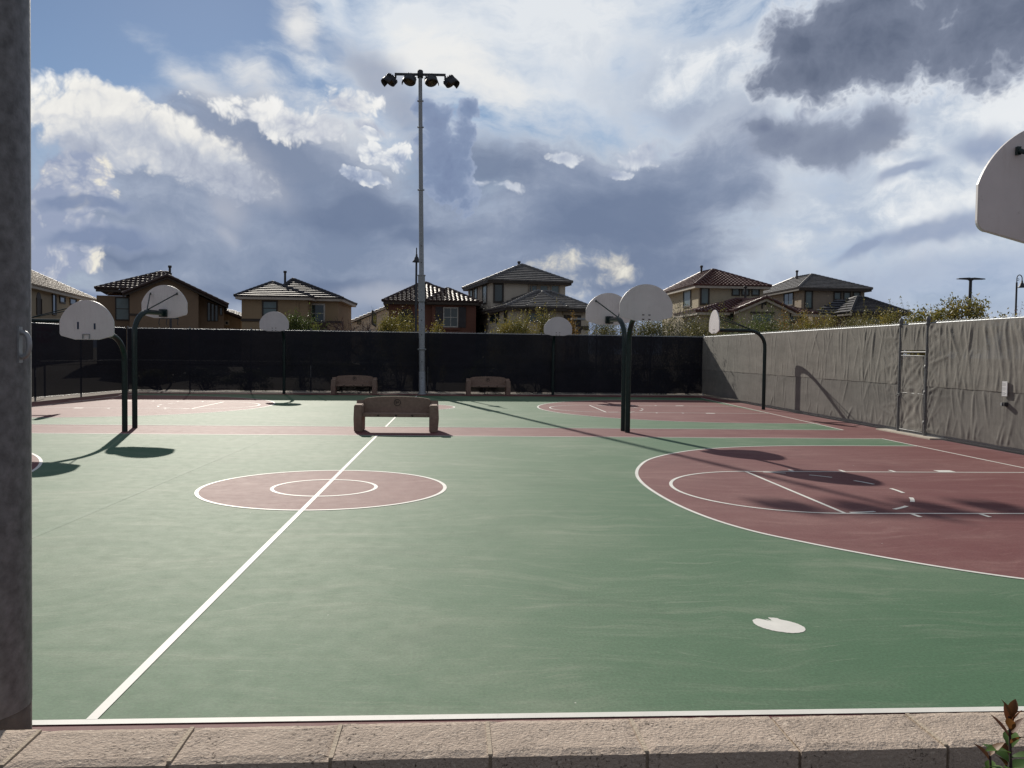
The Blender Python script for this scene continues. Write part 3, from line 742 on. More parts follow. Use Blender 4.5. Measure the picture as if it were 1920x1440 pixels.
def tile_face(b, e0, e1, t0, t1, kind, lift=.0):
    e0, e1, t0, t1 = map(Vector, (e0, e1, t0, t1))
    up = ((t0+t1)-(e0+e1))/2; ud = (e1-e0).normalized(); up = up-ud*up.dot(ud); sl = up.length
    n = ud.cross(up.normalized()).normalized()
    if n.z < 0: n = -n
    course = .46 if kind == 'flat' else .42; rows = max(3, int(sl/course))
    for i in range(rows):
        v0, v1 = i/rows, min(1, (i+1.12)/rows)
        a0, b0, a1, b1 = e0.lerp(t0, v0), e1.lerp(t1, v0), e0.lerp(t0, v1), e1.lerp(t1, v1)
        W = (b0-a0).length
        if kind == 'flat': m = max(1, int(W/.33))
        else: m = max(4, int(W/.055))
        lo, hi, fl_ = [], [], []
        for k in range(m+1):
            s_ = k/m; p0, p1 = a0.lerp(b0, s_), a1.lerp(b1, s_)
            if kind == 'flat':
                j = mnoise.noise(Vector((k*7.3, i*3.1, e0.x)))*.012
                h0, h1 = .12+j, .025+j*.3
            else:
                u = (p0-e0).dot(ud)/.31; h = abs(math.sin(PI*u)); h0, h1 = .07+.09*h + .015*mnoise.noise(Vector((int(u)*3.7, i*5.1, 2))), .0+.05*h
            lo.append(p0 + n*(h0+lift)); hi.append(p1 + n*(h1+lift)); fl_.append(p0 + n*(-.01+lift))
        q = len(lo)
        b.add(lo+hi, [(k, k+1, q+k+1, q+k) for k in range(q-1)], kind != 'flat')
        b.add(fl_+lo, [(k, k+1, q+k+1, q+k) for k in range(q-1)])
def ridge_caps(b, p, q, r=.11):
    p, q = Vector(p), Vector(q); L = (q-p).length; n = max(2, int(L/.4)); pts = []; rs = []
    for i in range(n):
        pts += [p.lerp(q, i/n), p.lerp(q, (i+.96)/n)]; rs += [r*1.12, r*.88]
    b.tube(pts, rs, 8)
def hip_roof(h, x0, x1, y0, y1, ze, zr, kind, mat, fmat, ov=.45, ridge=None, fh=.2):
    """hip roof over a rectangle; ridge = (xa, ya, xb, yb) of the two ridge ends in local coordinates"""
    X0, X1, Y0_, Y1 = x0-ov, x1+ov, y0-ov, y1+ov
    W, D = X1-X0, Y1-Y0_
    if ridge is None:
        if W >= D: ridge = (X0+D/2, Y0_+D/2, X1-D/2, Y0_+D/2)
        else: ridge = (X0+W/2, Y0_+W/2, X0+W/2, Y1-W/2)
    xa, ya, xb, yb = ridge; A, B_ = (xa, ya, zr), (xb, yb, zr); ze2 = ze
    b = MB(); c = [(X0,Y0_,ze2),(X1,Y0_,ze2),(X1,Y1,ze2),(X0,Y1,ze2)]
    along_x = abs(xb-xa) >= abs(yb-ya)
    if along_x:
        fs = [(c[0],c[1],A,B_),(c[1],c[2],B_,B_),(c[2],c[3],B_,A),(c[3],c[0],A,A)]; hips = [(c[0],A),(c[3],A),(c[1],B_),(c[2],B_)]
    else:
        fs = [(c[0],c[1],A,A),(c[1],c[2],A,B_),(c[2],c[3],B_,B_),(c[3],c[0],B_,A)]; hips = [(c[0],A),(c[1],A),(c[2],B_),(c[3],B_)]
    for f in fs: tile_face(b, *f, kind)
    for p, q in hips + ([(A, B_)] if (Vector(A)-Vector(B_)).length > .3 else []):
        ridge_caps(b, Vector(p)+Vector((0,0,.05)), Vector(q)+Vector((0,0,.07)))
    r = b.build('roof', M[mat], h.root, fix=False)
    b = MB(); g = .04
    b.box(X0+g,X1-g,Y0_+g,Y0_+g+.06,ze2-fh,ze2-.01); b.box(X0+g,X1-g,Y1-g-.06,Y1-g,ze2-fh,ze2-.01); b.box(X0+g,X0+g+.06,Y0_+g+.061,Y1-g-.061,ze2-fh,ze2-.01); b.box(X1-g-.06,X1-g,Y0_+g+.061,Y1-g-.061,ze2-fh,ze2-.01)
    b.box(X0+g+.061,X1-g-.061,Y0_+g+.061,Y1-g-.061,ze2-fh*.9,ze2-fh*.9+.03)
    b.build('fascia', M[fmat], h.root)
    return r
def belt(h, x0, x1, y, z, mat='fascia_dark', t=.05, hh=.16):
    b = MB(); b.box(x0,x1,y-t,y-.001,z-hh/2,z+hh/2); b.build('belt_course', M[mat], h.root)

# far left pale house: a long side wall running away from the camera
A = House('pale stucco house with a light tan tiled roof at far left', (62,534), 58, 0)
pA, pB = at(55,534,57.2), at(186,564,77)
A.root.location = (pA.x, pA.y, 0); A.root.rotation_euler.z = math.atan2(pB.y-pA.y, pB.x-pA.x) ; A.o = Vector((pA.x,pA.y,0)); A.rot = A.root.rotation_euler.z
A.inv = (Matrix.Translation(A.o) @ Matrix.Rotation(A.rot,4,'Z')).inverted()
LA = math.hypot(pB.x-pA.x, pB.y-pA.y); zA = (pA.z+pB.z)/2
A.walls([(-.5,LA-.3,.45,9,-.5,zA-.1)], M['stucco_sand'])
rA = hip_roof(A, -.5, LA-.3, .45, 9, zA, zA+2.3, 'barrel', 'tile_sand', 'fascia_pale', .45)
for r_ in ((98,553,104,588),(112,557,121,567),(131,560,142,571)): A.window(*r_, y=.45, trim=.12, mull=(0,0))
u0,u1,z0,z1,w = A.window(68,560,77,590, y=.45, trim=.05, mull=(0,0), pane='frame_dark')
b = MB(); b.prism([((u0+u1)/2+(u1-u0)/2*math.cos(PI*i/12), z1+.05+(u1-u0)/2*math.sin(PI*i/12)*.8) for i in range(13)], Matrix.Translation((0,.45,0)), -.02, .01); b.build('arch_head', M['frame_dark'], A.root)
for k in (.25,.6): 
    b = MB(); b.tube([(LA*k,2.2,zA+.4),(LA*k,2.2,zA+1.3)], .08, 8); b.build('vent_pipe', M['vent'], rA)

# brown gabled house
Bh = House('dark brown gabled house with glinting barrel tile roof, left of the others', (243,546), 60, .29)
zg = Bh.on(243,547).z; gx1 = Bh.on(372,548).x; apx = Bh.on(314,515); gx2 = Bh.on(420,571,1.6).x; er = Bh.on(428,573)
zt = apx.z-.12; kr = (zt-er.z)/(er.x-apx.x); rz_ = lambda x: zt-.2-(x-apx.x)*kr       # underside of the right slope
Bh.walls([(Bh.on(181,560,2.2).x,-.001,2.2,9.4,-.5,zg-.2)], M['stucco_brown'])
b = MB(); b.prism([(0,-.5),(gx1,-.5),(gx1,rz_(gx1)),(apx.x,zt-.18),(0,zg-.05)], Matrix.Identity(4), .0, 6); b.build('gable_wall', M['stucco_brown'], Bh.root)
b = MB(); b.prism([(gx1+.001,-.5),(gx2,-.5),(gx2,rz_(gx2)),(gx1+.001,rz_(gx1))], Matrix.Identity(4), 1.6, 9); b.build('side_wall', M['stucco_brown'], Bh.root)
b = MB(); ov = .42
k = (zt-zg)/(apx.x)
eL = (-ov, zg-k*ov); eR = (er.x, er.z)
tile_face(b, (eL[0],-.45,eL[1]), (eL[0],5,eL[1]), (apx.x,-.45,zt), (apx.x,5,zt), 'barrel')
tile_face(b, (eR[0],9.9,eR[1]), (eR[0],-.45,eR[1]), (apx.x,9.9,zt), (apx.x,-.45,zt), 'barrel')
# main hip body behind the gable: its front slope faces the camera
pk = Bh.on(300,512,5.0); xl = Bh.on(178,541,1.75).x; zl = Bh.on(178,541,1.75).z
tile_face(b, (xl,1.75,zl), (.6,1.75,zl), (pk.x,5.0,pk.z), (apx.x+.2,5.0,pk.z), 'barrel', .02)
tile_face(b, (xl,9.9,zl), (xl,1.75,zl), (pk.x,5.0,pk.z), (pk.x,5.0,pk.z), 'barrel')
tile_face(b, (apx.x,9.9,zl), (xl,9.9,zl), (apx.x+.1,5.0,pk.z), (pk.x,5.0,pk.z), 'barrel')
for p, q in (((xl,1.75,zl+.06),(pk.x,5,pk.z+.07)), ((apx.x,-.45,zt+.05),(apx.x,5,zt+.05)), ((pk.x,5,pk.z+.07),(apx.x,5,pk.z+.07)), ((eL[0],-.42,eL[1]+.06),(apx.x,-.42,zt+.06)), ((eR[0],-.42,eR[1]+.06),(apx.x,-.42,zt+.06))): ridge_caps(b, p, q)
rB = b.build('roof', M['tile_brown'], Bh.root, fix=False)
b = MB()
for e in (eL, eR): b.prism([(e[0],e[1]-.2),(e[0],e[1]-.02),(apx.x,zt-.02),(apx.x,zt-.2)], Matrix.Translation((0,-.38,0)), 0, .06) if e is eL else b.prism([(e[0],e[1]-.2),(apx.x+.001,zt-.2),(apx.x+.001,zt-.02),(e[0],e[1]-.02)], Matrix.Translation((0,-.38,0)), 0, .06)
b.box(xl+.04,-.05,1.82,1.88,zl-.2,zl-.01); b.box(eR[0]-.1,eR[0]-.04,-.3,9.8,eR[1]-.2,eR[1]-.01); b.box(xl+.05,0,1.9,2.2,zl-.19,zl-.16)
b.build('fascia', M['fascia_dark'], Bh.root)
Bh.vent(315,498,322,516, 3.0, rB)
Bh.window(218,559,241,599, y=2.2, pane='blind', mull=(1,0), trim=.08)
for x0_ in (390,397,404): Bh.window(x0_,568+(x0_-390)*.35,x0_+3.5,601, y=1.6, mull=(0,0), trim=.06)
Bh.window(413,578,416,590, y=1.6, mull=(0,0), trim=.06)
belt(Bh, Bh.on(243,590).x-.02, Bh.on(262,590).x, 0, Bh.on(250,590).z)

# low tan wing between the brown and tan houses
B2 = House('low tan house wing with a small vent, between the brown and tan houses', (421,586), 67, 0)
xr = B2.on(452,600).x; za = B2.on(421,583).z; zb = B2.on(451,596).z
b = MB(); b.prism([(-.6,-.5),(xr,-.5),(xr,zb-.15),(-.6,za+.1)], Matrix.Identity(4), 0, 5); b.build('wall', M['stucco_tan'], B2.root)
b = MB(); tile_face(b, (xr+.3,5,zb-.1), (xr+.3,-.3,zb-.1), (-.8,5,za+.25), (-.8,-.3,za+.25), 'barrel'); ridge_caps(b, (xr+.3,-.28,zb-.05), (-.8,-.28,za+.3)); b.build('roof', M['tile_brown'], B2.root, fix=False)
B2.window(423,603,428,608, fmat='fascia_pale', pane='glass', mull=(0,0), trim=.08)

# tan house with flat tile hip roof
Ch = House('tan stucco house with dark hip roof behind the small left backboard', (453,556), 62, 0)
xs_ = Ch.on(577,560).x; xe = Ch.on(634,560).x; zc_ = Ch.on(452,556).z; zc2 = Ch.on(610,560,1.6).z
Ch.walls([(0,xs_,0,9,-.5,zc_-.05),(xs_+.001,Ch.on(634,560,1.6).x,1.6,9.2,-.5,zc2-.05)], M['stucco_tan'])
p1 = Ch.on(511,530,3.2); p2 = Ch.on(548,524,5)
XR_ = Ch.on(634,560,1.6).x
rC2 = hip_roof(Ch, 2.0, XR_, 1.6, 9.2, zc2, p2.z, 'flat', 'tile_charcoal', 'fascia_pale', .4, ridge=(p2.x,5.2,p2.x,6.2))
rC = hip_roof(Ch, 0, xs_, 0, 8.6, zc_, p1.z, 'flat', 'tile_charcoal', 'fascia_pale', .4, ridge=(p1.x,3.2,p1.x,6.5))
Ch.vent(532,508,537,525, 4.4, rC2)
Ch.window(494,566,518,590, pane='blind', mull=(1,0), trim=.1)
Ch.window(585,572,607,603, y=1.6, pane='glass', mull=(1,0), trim=.1, fmat='frame_pale')
b = MB(); xq = Ch.on(559,600).x; b.box(xq-.05,xq+.05,-.08,-.001,-.3,zc_-.2); b.build('downspout', M['stucco_tan'], Ch.root)
zz_ = Ch.on(470,600).z; belt(Ch, -.04, Ch.on(492,600).x, 0, zz_, 'fascia_dark', .06, .2)
q0, q1 = Ch.on(614,603,.8), Ch.on(637,620,.8); b = MB(); b.box(q0.x,q1.x,.8,1.599,-.5,q0.z-.1); b.build('porch_pier', M['stucco_tan'], Ch.root)
b = MB(); b.box(q0.x-.08,q1.x+.08,.72,1.598,q0.z-.099,q0.z+.06); b.build('pier_cap', M['fascia_dark'], Ch.root)
q2 = Ch.on(590,604,1.0); b = MB()
for k in range(16): xx = q2.x+(q0.x-q2.x)*k/16; b.box(xx,xx+.03,1.0,1.03,q2.z-.9,q2.z)
b.box(q2.x,q0.x,.98,1.05,q2.z+.001,q2.z+.06); b.build('porch_railing', M['frame_dark'], Ch.root)

# pale low house far behind
D2 = House('low pale house with a light roof edge beside the bare tree', (658,607), 85, 0)
xe2 = D2.on(692,600).x; zd0, zd1 = D2.on(658,605).z, D2.on(693,588).z
b = MB(); b.prism([(0,-.5),(4.5,-.5),(4.5,zd1+.9),(0,zd0-.15)], Matrix.Identity(4), 0, 6); b.build('wall', M['stucco_pale'], D2.root)
b = MB(); tile_face(b, (-.3,-.4,zd0), (-.3,6,zd0), (4.5,-.4,zd1+1.1), (4.5,6,zd1+1.1), 'barrel'); b.build('roof', M['tile_sand'], D2.root, fix=False)
b = MB(); b.prism([(-.35,zd0-.18),(-.35,zd0-.02),(4.5,zd1+1.08),(4.5,zd1+.92)], Matrix.Translation((0,-.42,0)), 0, .05); b.build('fascia', M['fascia_pale'], D2.root)
D2.window(671,600,676,607, mull=(0,0), trim=.06)

# red brown house
Dh = House('red brown stucco house with barrel tile roof and grey shutters behind the floodlight pole', (729,566), 60, .06)
xd = Dh.on(892,572).x; zd = Dh.on(810,567).z; pd = Dh.on(797,532,5)
Dh.walls([(0,xd,0,9.5,-.5,zd-.05)], M['stucco_red'])
rD = hip_roof(Dh, 0, xd, 0, 9.5, zd, pd.z, 'barrel', 'tile_brown', 'fascia_dark', .42, ridge=(pd.x-.2,4.6,pd.x+.25,5.2))
# projecting hip over the right bay
b = MB(); e0 = Dh.on(800,565,-.75); e1 = Dh.on(897,568,-.75); tq = Dh.on(838,543,2.6)
for f in (((e0.x,-.75,zd+.02),(e1.x,-.75,zd+.02),(tq.x,2.6,tq.z),(tq.x+.05,2.6,tq.z)), ((e0.x,2.5,zd+.02),(e0.x,-.75,zd+.02),(tq.x,4.2,tq.z),(tq.x,2.6,tq.z))): tile_face(b, *f, 'barrel', .03)
ridge_caps(b, (e0.x,-.75,zd+.1), (tq.x,2.6,tq.z+.1)); ridge_caps(b, (e1.x,-.75,zd+.1), (tq.x+.05,2.6,tq.z+.1))
b.build('bay_roof', M['tile_brown'], Dh.root, fix=False)
b = MB(); xb0 = Dh.on(800,566,-.35).x+.4; b.box(xb0,xd+.001,-.35,-.001,-.5,zd-.06); b.build('bay_wall', M['stucco_red'], Dh.root)
b = MB(); b.box(e0.x,e1.x,-.72,-.66,zd-.17,zd); b.build('fascia', M['fascia_dark'], Dh.root)
u0,u1,z0,z1,w = Dh.window(833,578,857,612, y=-.35, fmat='frame_pale', mull=(1,1), trim=.07, sill=True)
for xx0, xx1 in ((u0-.62,u0-.11),(u1+.11,u1+.62)):
    b = MB(); b.box(xx0,xx1,-.41,-.351,z0-.08,z1+.1)
    for k in range(14): zz = z0+(z1-z0)*(k+.5)/14; b.box(xx0+.05,xx1-.05,-.425,-.409,zz-.03,zz+.02)
    b.build('shutter', M['shutter'], Dh.root)
b = MB(); b.box(u0-.2,u1+.2,-.47,-.352,z0-.24,z0-.1); b.build('window_sill', M['stucco_red'], Dh.root)
a_, c_ = Dh.on(748,600), Dh.on(776,579); cxm = (a_.x+c_.x)/2; ra = (c_.x-a_.x)/2
b = MB(); b.prism([(cxm-ra,a_.z-2),(cxm+ra,a_.z-2)]+[(cxm+ra*math.cos(PI*i/14), c_.z-ra+ra*math.sin(PI*i/14)) for i in range(15)], Matrix.Identity(4), -.02, .01); b.build('arched_porch', M['frame_dark'], Dh.root)
Dh.window(700,585,706,610, x=0, mull=(0,0), trim=.06)

# pale two storey house
Eh = House('pale two storey house with grey tile roofs and a low front wing', (921,535), 60, math.radians(11))
xeu = Eh.on(1060,540).x; ze_ = Eh.on(990,528).z; pe = Eh.on(973,500,4.5)
Eh.walls([(0,xeu,0,8.3,-.5,ze_-.05)], M['stucco_pale'])
rE = hip_roof(Eh, 0, xeu, 0, 8.3, ze_, pe.z, 'flat', 'tile_grey', 'fascia_dark', .4, ridge=(pe.x,3.6,pe.x,5.2))
Eh.vent(971,490,975,500, 4.4, rE)
Eh.window(928,534,941,565, pane='glass', mull=(0,0), trim=.12)
for x0_ in (993,1013,1034): Eh.window(x0_,536,x0_+13,550.5, pane='blind', mull=(0,0), trim=.1, fmat='stucco_taupe')
for r_ in ((906,538,913,567),(890,543,895,562),(882,546,886,555)): Eh.window(*r_, x=0, pane='blind', mull=(0,0), trim=.06)
for r_ in ((893,594,899,622),(901,612,907,622)): Eh.window(*r_, x=0, mull=(0,0), trim=.06)
b = MB(); xq = Eh.on(996,545).x; b.box(xq-.04,xq+.04,-.09,-.001,2,ze_-.2); b.build('downspout', M['stucco_taupe'], Eh.root)
# low wing in front
wy = -6.0
w0 = Eh.on(955,585,wy).x; w1 = Eh.on(1104,585,wy).x; zw = Eh.on(1000,577,wy-.4).z; pw = Eh.on(1008,547,wy+4.0)
Eh.walls([(w0,w1,wy,-.001,-.5,zw-.05)], M['stucco_pale'])
rW = hip_roof(Eh, w0, w1, wy, 3, zw, pw.z, 'flat', 'tile_grey', 'fascia_dark', .4, ridge=(pw.x,wy+4.0,pw.x+1.2,wy+4.6))
b = MB(); hx0 = Eh.on(1064,577,wy-.9); tile_face(b, (Eh.on(985,577,wy-.9).x,wy-.9,zw), (hx0.x,wy-.9,zw), (pw.x,wy+3.2,pw.z-.15), (pw.x+.1,wy+3.2,pw.z-.15), 'flat', .03); tile_face(b, (hx0.x,wy-.9,zw),(hx0.x,wy+2,zw),(pw.x+.1,wy+3.2,pw.z-.15),(pw.x+.3,wy+4,pw.z-.1),'flat',.03); ridge_caps(b, (hx0.x,wy-.9,zw+.08), (pw.x+.1,wy+3.2,pw.z-.05)); b.build('bay_roof', M['tile_grey'], Eh.root, fix=False)
b = MB(); b.box(Eh.on(985,577,wy-.9).x+.3,hx0.x-.02,wy-.88,wy-.82,zw-.2,zw-.01); b.build('fascia', M['fascia_dark'], Eh.root)
Eh.window(989,587,1018,603, y=wy, pane='blind', mull=(0,1), trim=.1, fmat='stucco_taupe')
for r_ in ((920,592,928,602),(932,588,936,604),(947,585,951,602)): Eh.window(*r_, x=w0, mull=(0,0), trim=.06)
q0, q1 = Eh.on(1057,587,wy), Eh.on(1089,625,wy); b = MB(); b.box(q0.x,q1.x,wy-.03,wy-.001,q1.z,q0.z); b.build('porch_opening', M['frame_dark'], Eh.root)
b = MB(); b.box(q0.x-.1,q1.x+.1,wy-.12,wy-.031,q0.z-.12,q0.z+.12); b.build('porch_beam', M['stucco_taupe'], Eh.root)
zb_ = Eh.on(1095,615,wy).z; belt(Eh, q1.x+.02, w1, wy, zb_, 'fascia_dark', .06, .25)

# two houses at right
def big_house(label, corner, Y, rot, eave_px, right_px, peakL, peakR, wall, tilem, kind, fas, vent, depth=10.5):
    h = House(label, corner, Y, rot); xe = h.on(*right_px).x; ze = h.on(*eave_px, -.4).z
    pl_, pr_ = h.on(*peakL, 5.4), h.on(*peakR, 4.2); zr = pr_.z
    h.walls([(0,xe,0,depth,-.5,ze-.05)], M[wall])
    r = hip_roof(h, 0, xe, 0, depth, ze, zr, kind, tilem, fas, .45, ridge=(pr_.x,4.2,pr_.x-.2,depth-4.0))
    h.vent(*vent, 6.0, r)
    return h, xe, ze, r
Fh, xf_, zf_, rF = big_house('tan two storey house with reddish tile roof and an ornamented front gable', (1310,545), 63, 0.02, (1375,536), (1431,545), (1305,511), (1337,507), 'stucco_olive', 'tile_red', 'barrel', 'fascia_pale', (1313,498,1317,512))
Fh.window(1315.5,541,1327,569, pane='blind', mull=(0,0), trim=.11, sill=True)
for x0_ in (1374,1392,1411): Fh.window(x0_,542,x0_+11,552.5, pane='blind', mull=(0,0), trim=.09)
Fh.window(1283,544,1295,572, x=0, pane='blind', mull=(0,0), trim=.12)
wy = -6.5
g0, g1, ga = Fh.on(1384,580,wy), Fh.on(1481,582,wy), Fh.on(1434,559,wy)
xwl, xwr = Fh.on(1316,590,wy+1.0).x, Fh.on(1516,590,wy+1.0).x; zwl = Fh.on(1330,585,wy+.6).z
Fh.walls([(xwl,xwr,wy+1.0,-.001,-.5,zwl-.08),(g0.x,g1.x,wy,wy+.999,-.5,g0.z)], M['stucco_olive'])
b = MB(); b.prism([(g0.x,g0.z+.001),(g1.x,g0.z+.001),(ga.x,ga.z-.1)], Matrix.Translation((0,wy,0)), 0, .25); b.build('gable_wall', M['stucco_olive'], Fh.root)
b = MB(); yr = wy+4.6
kk = (ga.z-g0.z)/(ga.x-g0.x); o_ = .35
tile_face(b, (g0.x-o_,wy-.35,g0.z-kk*o_), (g0.x-o_,wy+3,g0.z-kk*o_), (ga.x,wy-.35,ga.z), (ga.x,yr,ga.z), 'barrel')
tile_face(b, (g1.x+o_,wy+3,g0.z-kk*o_), (g1.x+o_,wy-.35,g0.z-kk*o_), (ga.x,yr,ga.z), (ga.x,wy-.35,ga.z), 'barrel')
rl = Fh.on(1385,553,yr)
tile_face(b, (xwl-.5,wy+.55,zwl), (g0.x,wy+.55,zwl), (rl.x-.3,yr,ga.z+.15), (ga.x,yr,ga.z+.15), 'barrel')
tile_face(b, (g1.x-.3,wy+.55,zwl), (xwr+.5,wy+.55,zwl), (ga.x,yr,ga.z+.15), (ga.x+.6,yr,ga.z+.15), 'barrel')
tile_face(b, (xwl-.5,0,zwl), (xwl-.5,wy+.55,zwl), (rl.x-.3,yr,ga.z+.15), (rl.x-.3,yr,ga.z+.15), 'barrel')
tile_face(b, (xwr+.5,wy+.55,zwl), (xwr+.5,0,zwl), (ga.x+.6,yr,ga.z+.15), (ga.x+.6,yr,ga.z+.15), 'barrel')
for p, q in (((ga.x,wy-.35,ga.z+.06),(ga.x,yr,ga.z+.06)), ((rl.x-.3,yr,ga.z+.22),(ga.x+.6,yr,ga.z+.22)), ((xwl-.5,wy+.55,zwl+.07),(rl.x-.3,yr,ga.z+.2)), ((xwr+.5,wy+.55,zwl+.07),(ga.x+.6,yr,ga.z+.2)), ((g0.x-o_,wy-.32,g0.z-kk*o_+.07),(ga.x,wy-.32,ga.z+.07)), ((g1.x+o_,wy-.32,g0.z-kk*o_+.07),(ga.x,wy-.32,ga.z+.07))): ridge_caps(b, p, q)
rF2 = b.build('wing_roof', M['tile_red'], Fh.root, fix=False)
b = MB()
b.prism([(g0.x-o_,g0.z-kk*o_-.22),(g0.x-o_,g0.z-kk*o_-.02),(ga.x,ga.z-.02),(ga.x,ga.z-.22)], Matrix.Translation((0,wy-.30,0)), 0, .06)
b.prism([(g1.x+o_,g0.z-kk*o_-.22),(ga.x+.001,ga.z-.22),(ga.x+.001,ga.z-.02),(g1.x+o_,g0.z-kk*o_-.02)], Matrix.Translation((0,wy-.30,0)), 0, .06)
b.box(xwl-.46,g0.x-o_-.01,wy+.58,wy+.64,zwl-.2,zwl-.01); b.box(g1.x+o_+.01,xwr+.46,wy+.58,wy+.64,zwl-.2,zwl-.01); b.box(xwl-.46,xwl-.40,wy+.65,0,zwl-.2,zwl-.01)
b.build('fascia', M['fascia_pale'], Fh.root)
Fh.vent(1396,536,1399,552, yr+.2, rF2)
oz = Fh.on(1429,570,wy); b = MB()                         # wrought iron gable ornament: crossed bars with curled ends
b.box(oz.x-.05,oz.x+.05,wy-.05,wy-.001,oz.z-.32,oz.z+.32); b.box(oz.x-.24,oz.x+.24,wy-.04,wy-.001,oz.z-.03,oz.z+.07)
for sx in (-1, 1): b.box(oz.x+sx*.24-.05,oz.x+sx*.24+.05,wy-.045,wy-.001,oz.z-.09,oz.z+.11); b.box(oz.x+sx*.12-.03,oz.x+sx*.12+.03,wy-.042,wy-.001,oz.z+.09,oz.z+.2)
b.build('gable_ornament', M['bolt'], Fh.root)
Fh.window(1411,590,1447,604, y=wy, pane='blind', mull=(0,1), trim=.06, fmat='frame_pale')
q0, q1 = Fh.on(1407,586,wy), Fh.on(1451,589,wy); b = MB(); b.box(q0.x,q1.x,wy-.16,wy-.001,q1.z,q0.z+.06); b.build('lintel', M['frame_dark'], Fh.root)
Fh.window(1367,590,1374,598, y=wy+1, mull=(0,0), trim=.08)
Fh.window(1474,592,1500,604, y=wy+1, mull=(0,1), trim=.08)

Gh, xg_, zg_, rG = big_house('taupe two storey house with grey flat tile roofs, rightmost of the houses', (1503,550), 68, 0.0, (1560,541), (1621,548), (1480,523), (1522,516), 'stucco_taupe', 'tile_grey', 'flat', 'fascia_dark', (1492,507,1496,523), 11.5)
Gh.window(1511,547,1521,577, pane='blind', mull=(0,0), trim=.11)
for x0_ in (1565,1583,1601): Gh.window(x0_,549,x0_+10,560.5, pane='blind', mull=(0,0), trim=.1)
Gh.window(1471,551,1487,570, x=0, pane='glass', mull=(0,1), trim=.1)
wy = -7.5
zw = Gh.on(1620,586,wy-.4).z; x0w, x1w = Gh.on(1602,590,wy).x, Gh.on(1690,590,wy).x; x00 = Gh.on(1524,590,wy+3).x
Gh.walls([(x0w,x1w,wy,-.001,-.5,zw-.05),(x00,x0w-.001,wy+3,-.002,-.5,zw-.1)], M['stucco_taupe'])
pG = Gh.on(1608,558,wy+4.2)
hip_roof(Gh, x0w, x1w, wy, 2.5, zw, pG.z, 'flat', 'tile_charcoal', 'fascia_dark', .45, ridge=(pG.x,wy+4.2,pG.x+1.0,wy+5.0))
b = MB(); tile_face(b, (x00-.5,wy+2.4,zw-.05), (x0w-.2,wy+2.4,zw-.05), (pG.x-1.2,wy+5.2,pG.z-.15), (pG.x+.2,wy+5.2,pG.z-.15), 'flat', .02); b.build('porch_roof', M['tile_charcoal'], Gh.root, fix=False)
b = MB(); b.box(x00-.46,x0w-.48,wy+2.42,wy+2.48,zw-.25,zw-.06); b.build('fascia', M['fascia_pale'], Gh.root)
Gh.window(1623,597,1650,610, y=wy, pane='blind', mull=(0,1), trim=.1)

# low garden wall showing through the dark fence
gw_ = thing('garden_wall', 'low garden wall with pale coping seen faintly through the dark left fence', 'wall', (at(188,674,52).x,52,0), 0)
Lg = at(342,674,52).x-at(188,674,52).x; zg_w = at(260,674,52).z
b = MB(); b.box(0,Lg,0,.2,-.2,zg_w-.06); b.build('wall_face', M['stucco_brown'], gw_); b = MB(); b.box(-.05,Lg+.05,-.05,.25,zg_w-.059,zg_w); b.build('coping', M['sign_white'], gw_)

# ------------------------------------------------------------------ vegetation
def leaf_quads(b, c, n, spread, size, rng, flat=False):
    for _ in range(n):
        p = c + Vector((rng.gauss(0, spread[0]), rng.gauss(0, spread[1]), rng.gauss(0, spread[2])))
        if p.z < .03: p.z = .03+abs(p.z)*.1
        a = Vector((rng.gauss(0,1), rng.gauss(0,1), rng.gauss(0,.7)+.4)).normalized(); t = a.orthogonal().normalized()
        t = (Matrix.Rotation(rng.uniform(0, 2*PI), 3, a) @ t); w = a.cross(t); L = size*rng.uniform(.6,1.5); W = L*.42
        b.add([p-t*L*.5, p+w*W*.5, p+t*L*.5, p-w*W*.5], [(0,1,2,3)])
def shrub(name, label, cat, base, h, rx, ry, leaf, n=1800, size=.10, clumps=26, stems=9, seed=0, bark='bark', shoots=0, group=None, sparse=1.0, low=.08):
    rng = random.Random(seed+int(abs(base[0])*100)); root = thing(name, label, cat, base, rng.uniform(0, 6), group)
    st = MB(); lf = MB(); per = max(4, n//clumps)
    for k in range(clumps):
        a = rng.uniform(0, 2*PI); u = rng.random()**.5
        z = h*(low + (.84-low)*rng.random()**.55); prof = math.sin(PI*min(1, max(.12, (z/h)*.72+.22)))**.6
        c = Vector((math.cos(a)*u*rx*prof, math.sin(a)*u*ry*prof, z))
        s_ = rng.uniform(.7,1.35)*sparse
        leaf_quads(lf, c, int(per*4), (rx*.20*s_, ry*.17*s_, h*.08*s_), size*.86, rng)
        if k < stems:
            m = c*.5 + Vector((rng.gauss(0,.08), rng.gauss(0,.08), 0)); st.tube([(rng.gauss(0,.1),rng.gauss(0,.1),-.05), m, c], [.035,.02,.008], 5)
    for k in range(shoots):
        a = rng.uniform(0, 2*PI); u = rng.random()**.5; p = Vector((math.cos(a)*u*rx, math.sin(a)*u*ry, h*rng.uniform(.6,.85))); q = p + Vector((rng.gauss(0,.18), rng.gauss(0,.18), h*rng.uniform(.15,.38)))
        st.tube([p, p.lerp(q,.5)+Vector((rng.gauss(0,.04),0,0)), q], [.009,.006,.003], 4)
        for j in range(9): leaf_quads(lf, p.lerp(q, j/8), 4, (.05,.05,.04), size, rng)
    st.build('stem', M[bark], root, fix=False); lf.build('foliage', M[leaf], root, fix=False)
    return root
def place(px, py_top, Y):
    p = at(px, py_top, Y); z0 = 0 if Y < 46 else min(.55, (Y-46)*.08)
    return (p.x, Y, z0-.05), p.z-z0
GS = 'shrubs beyond the far fence'
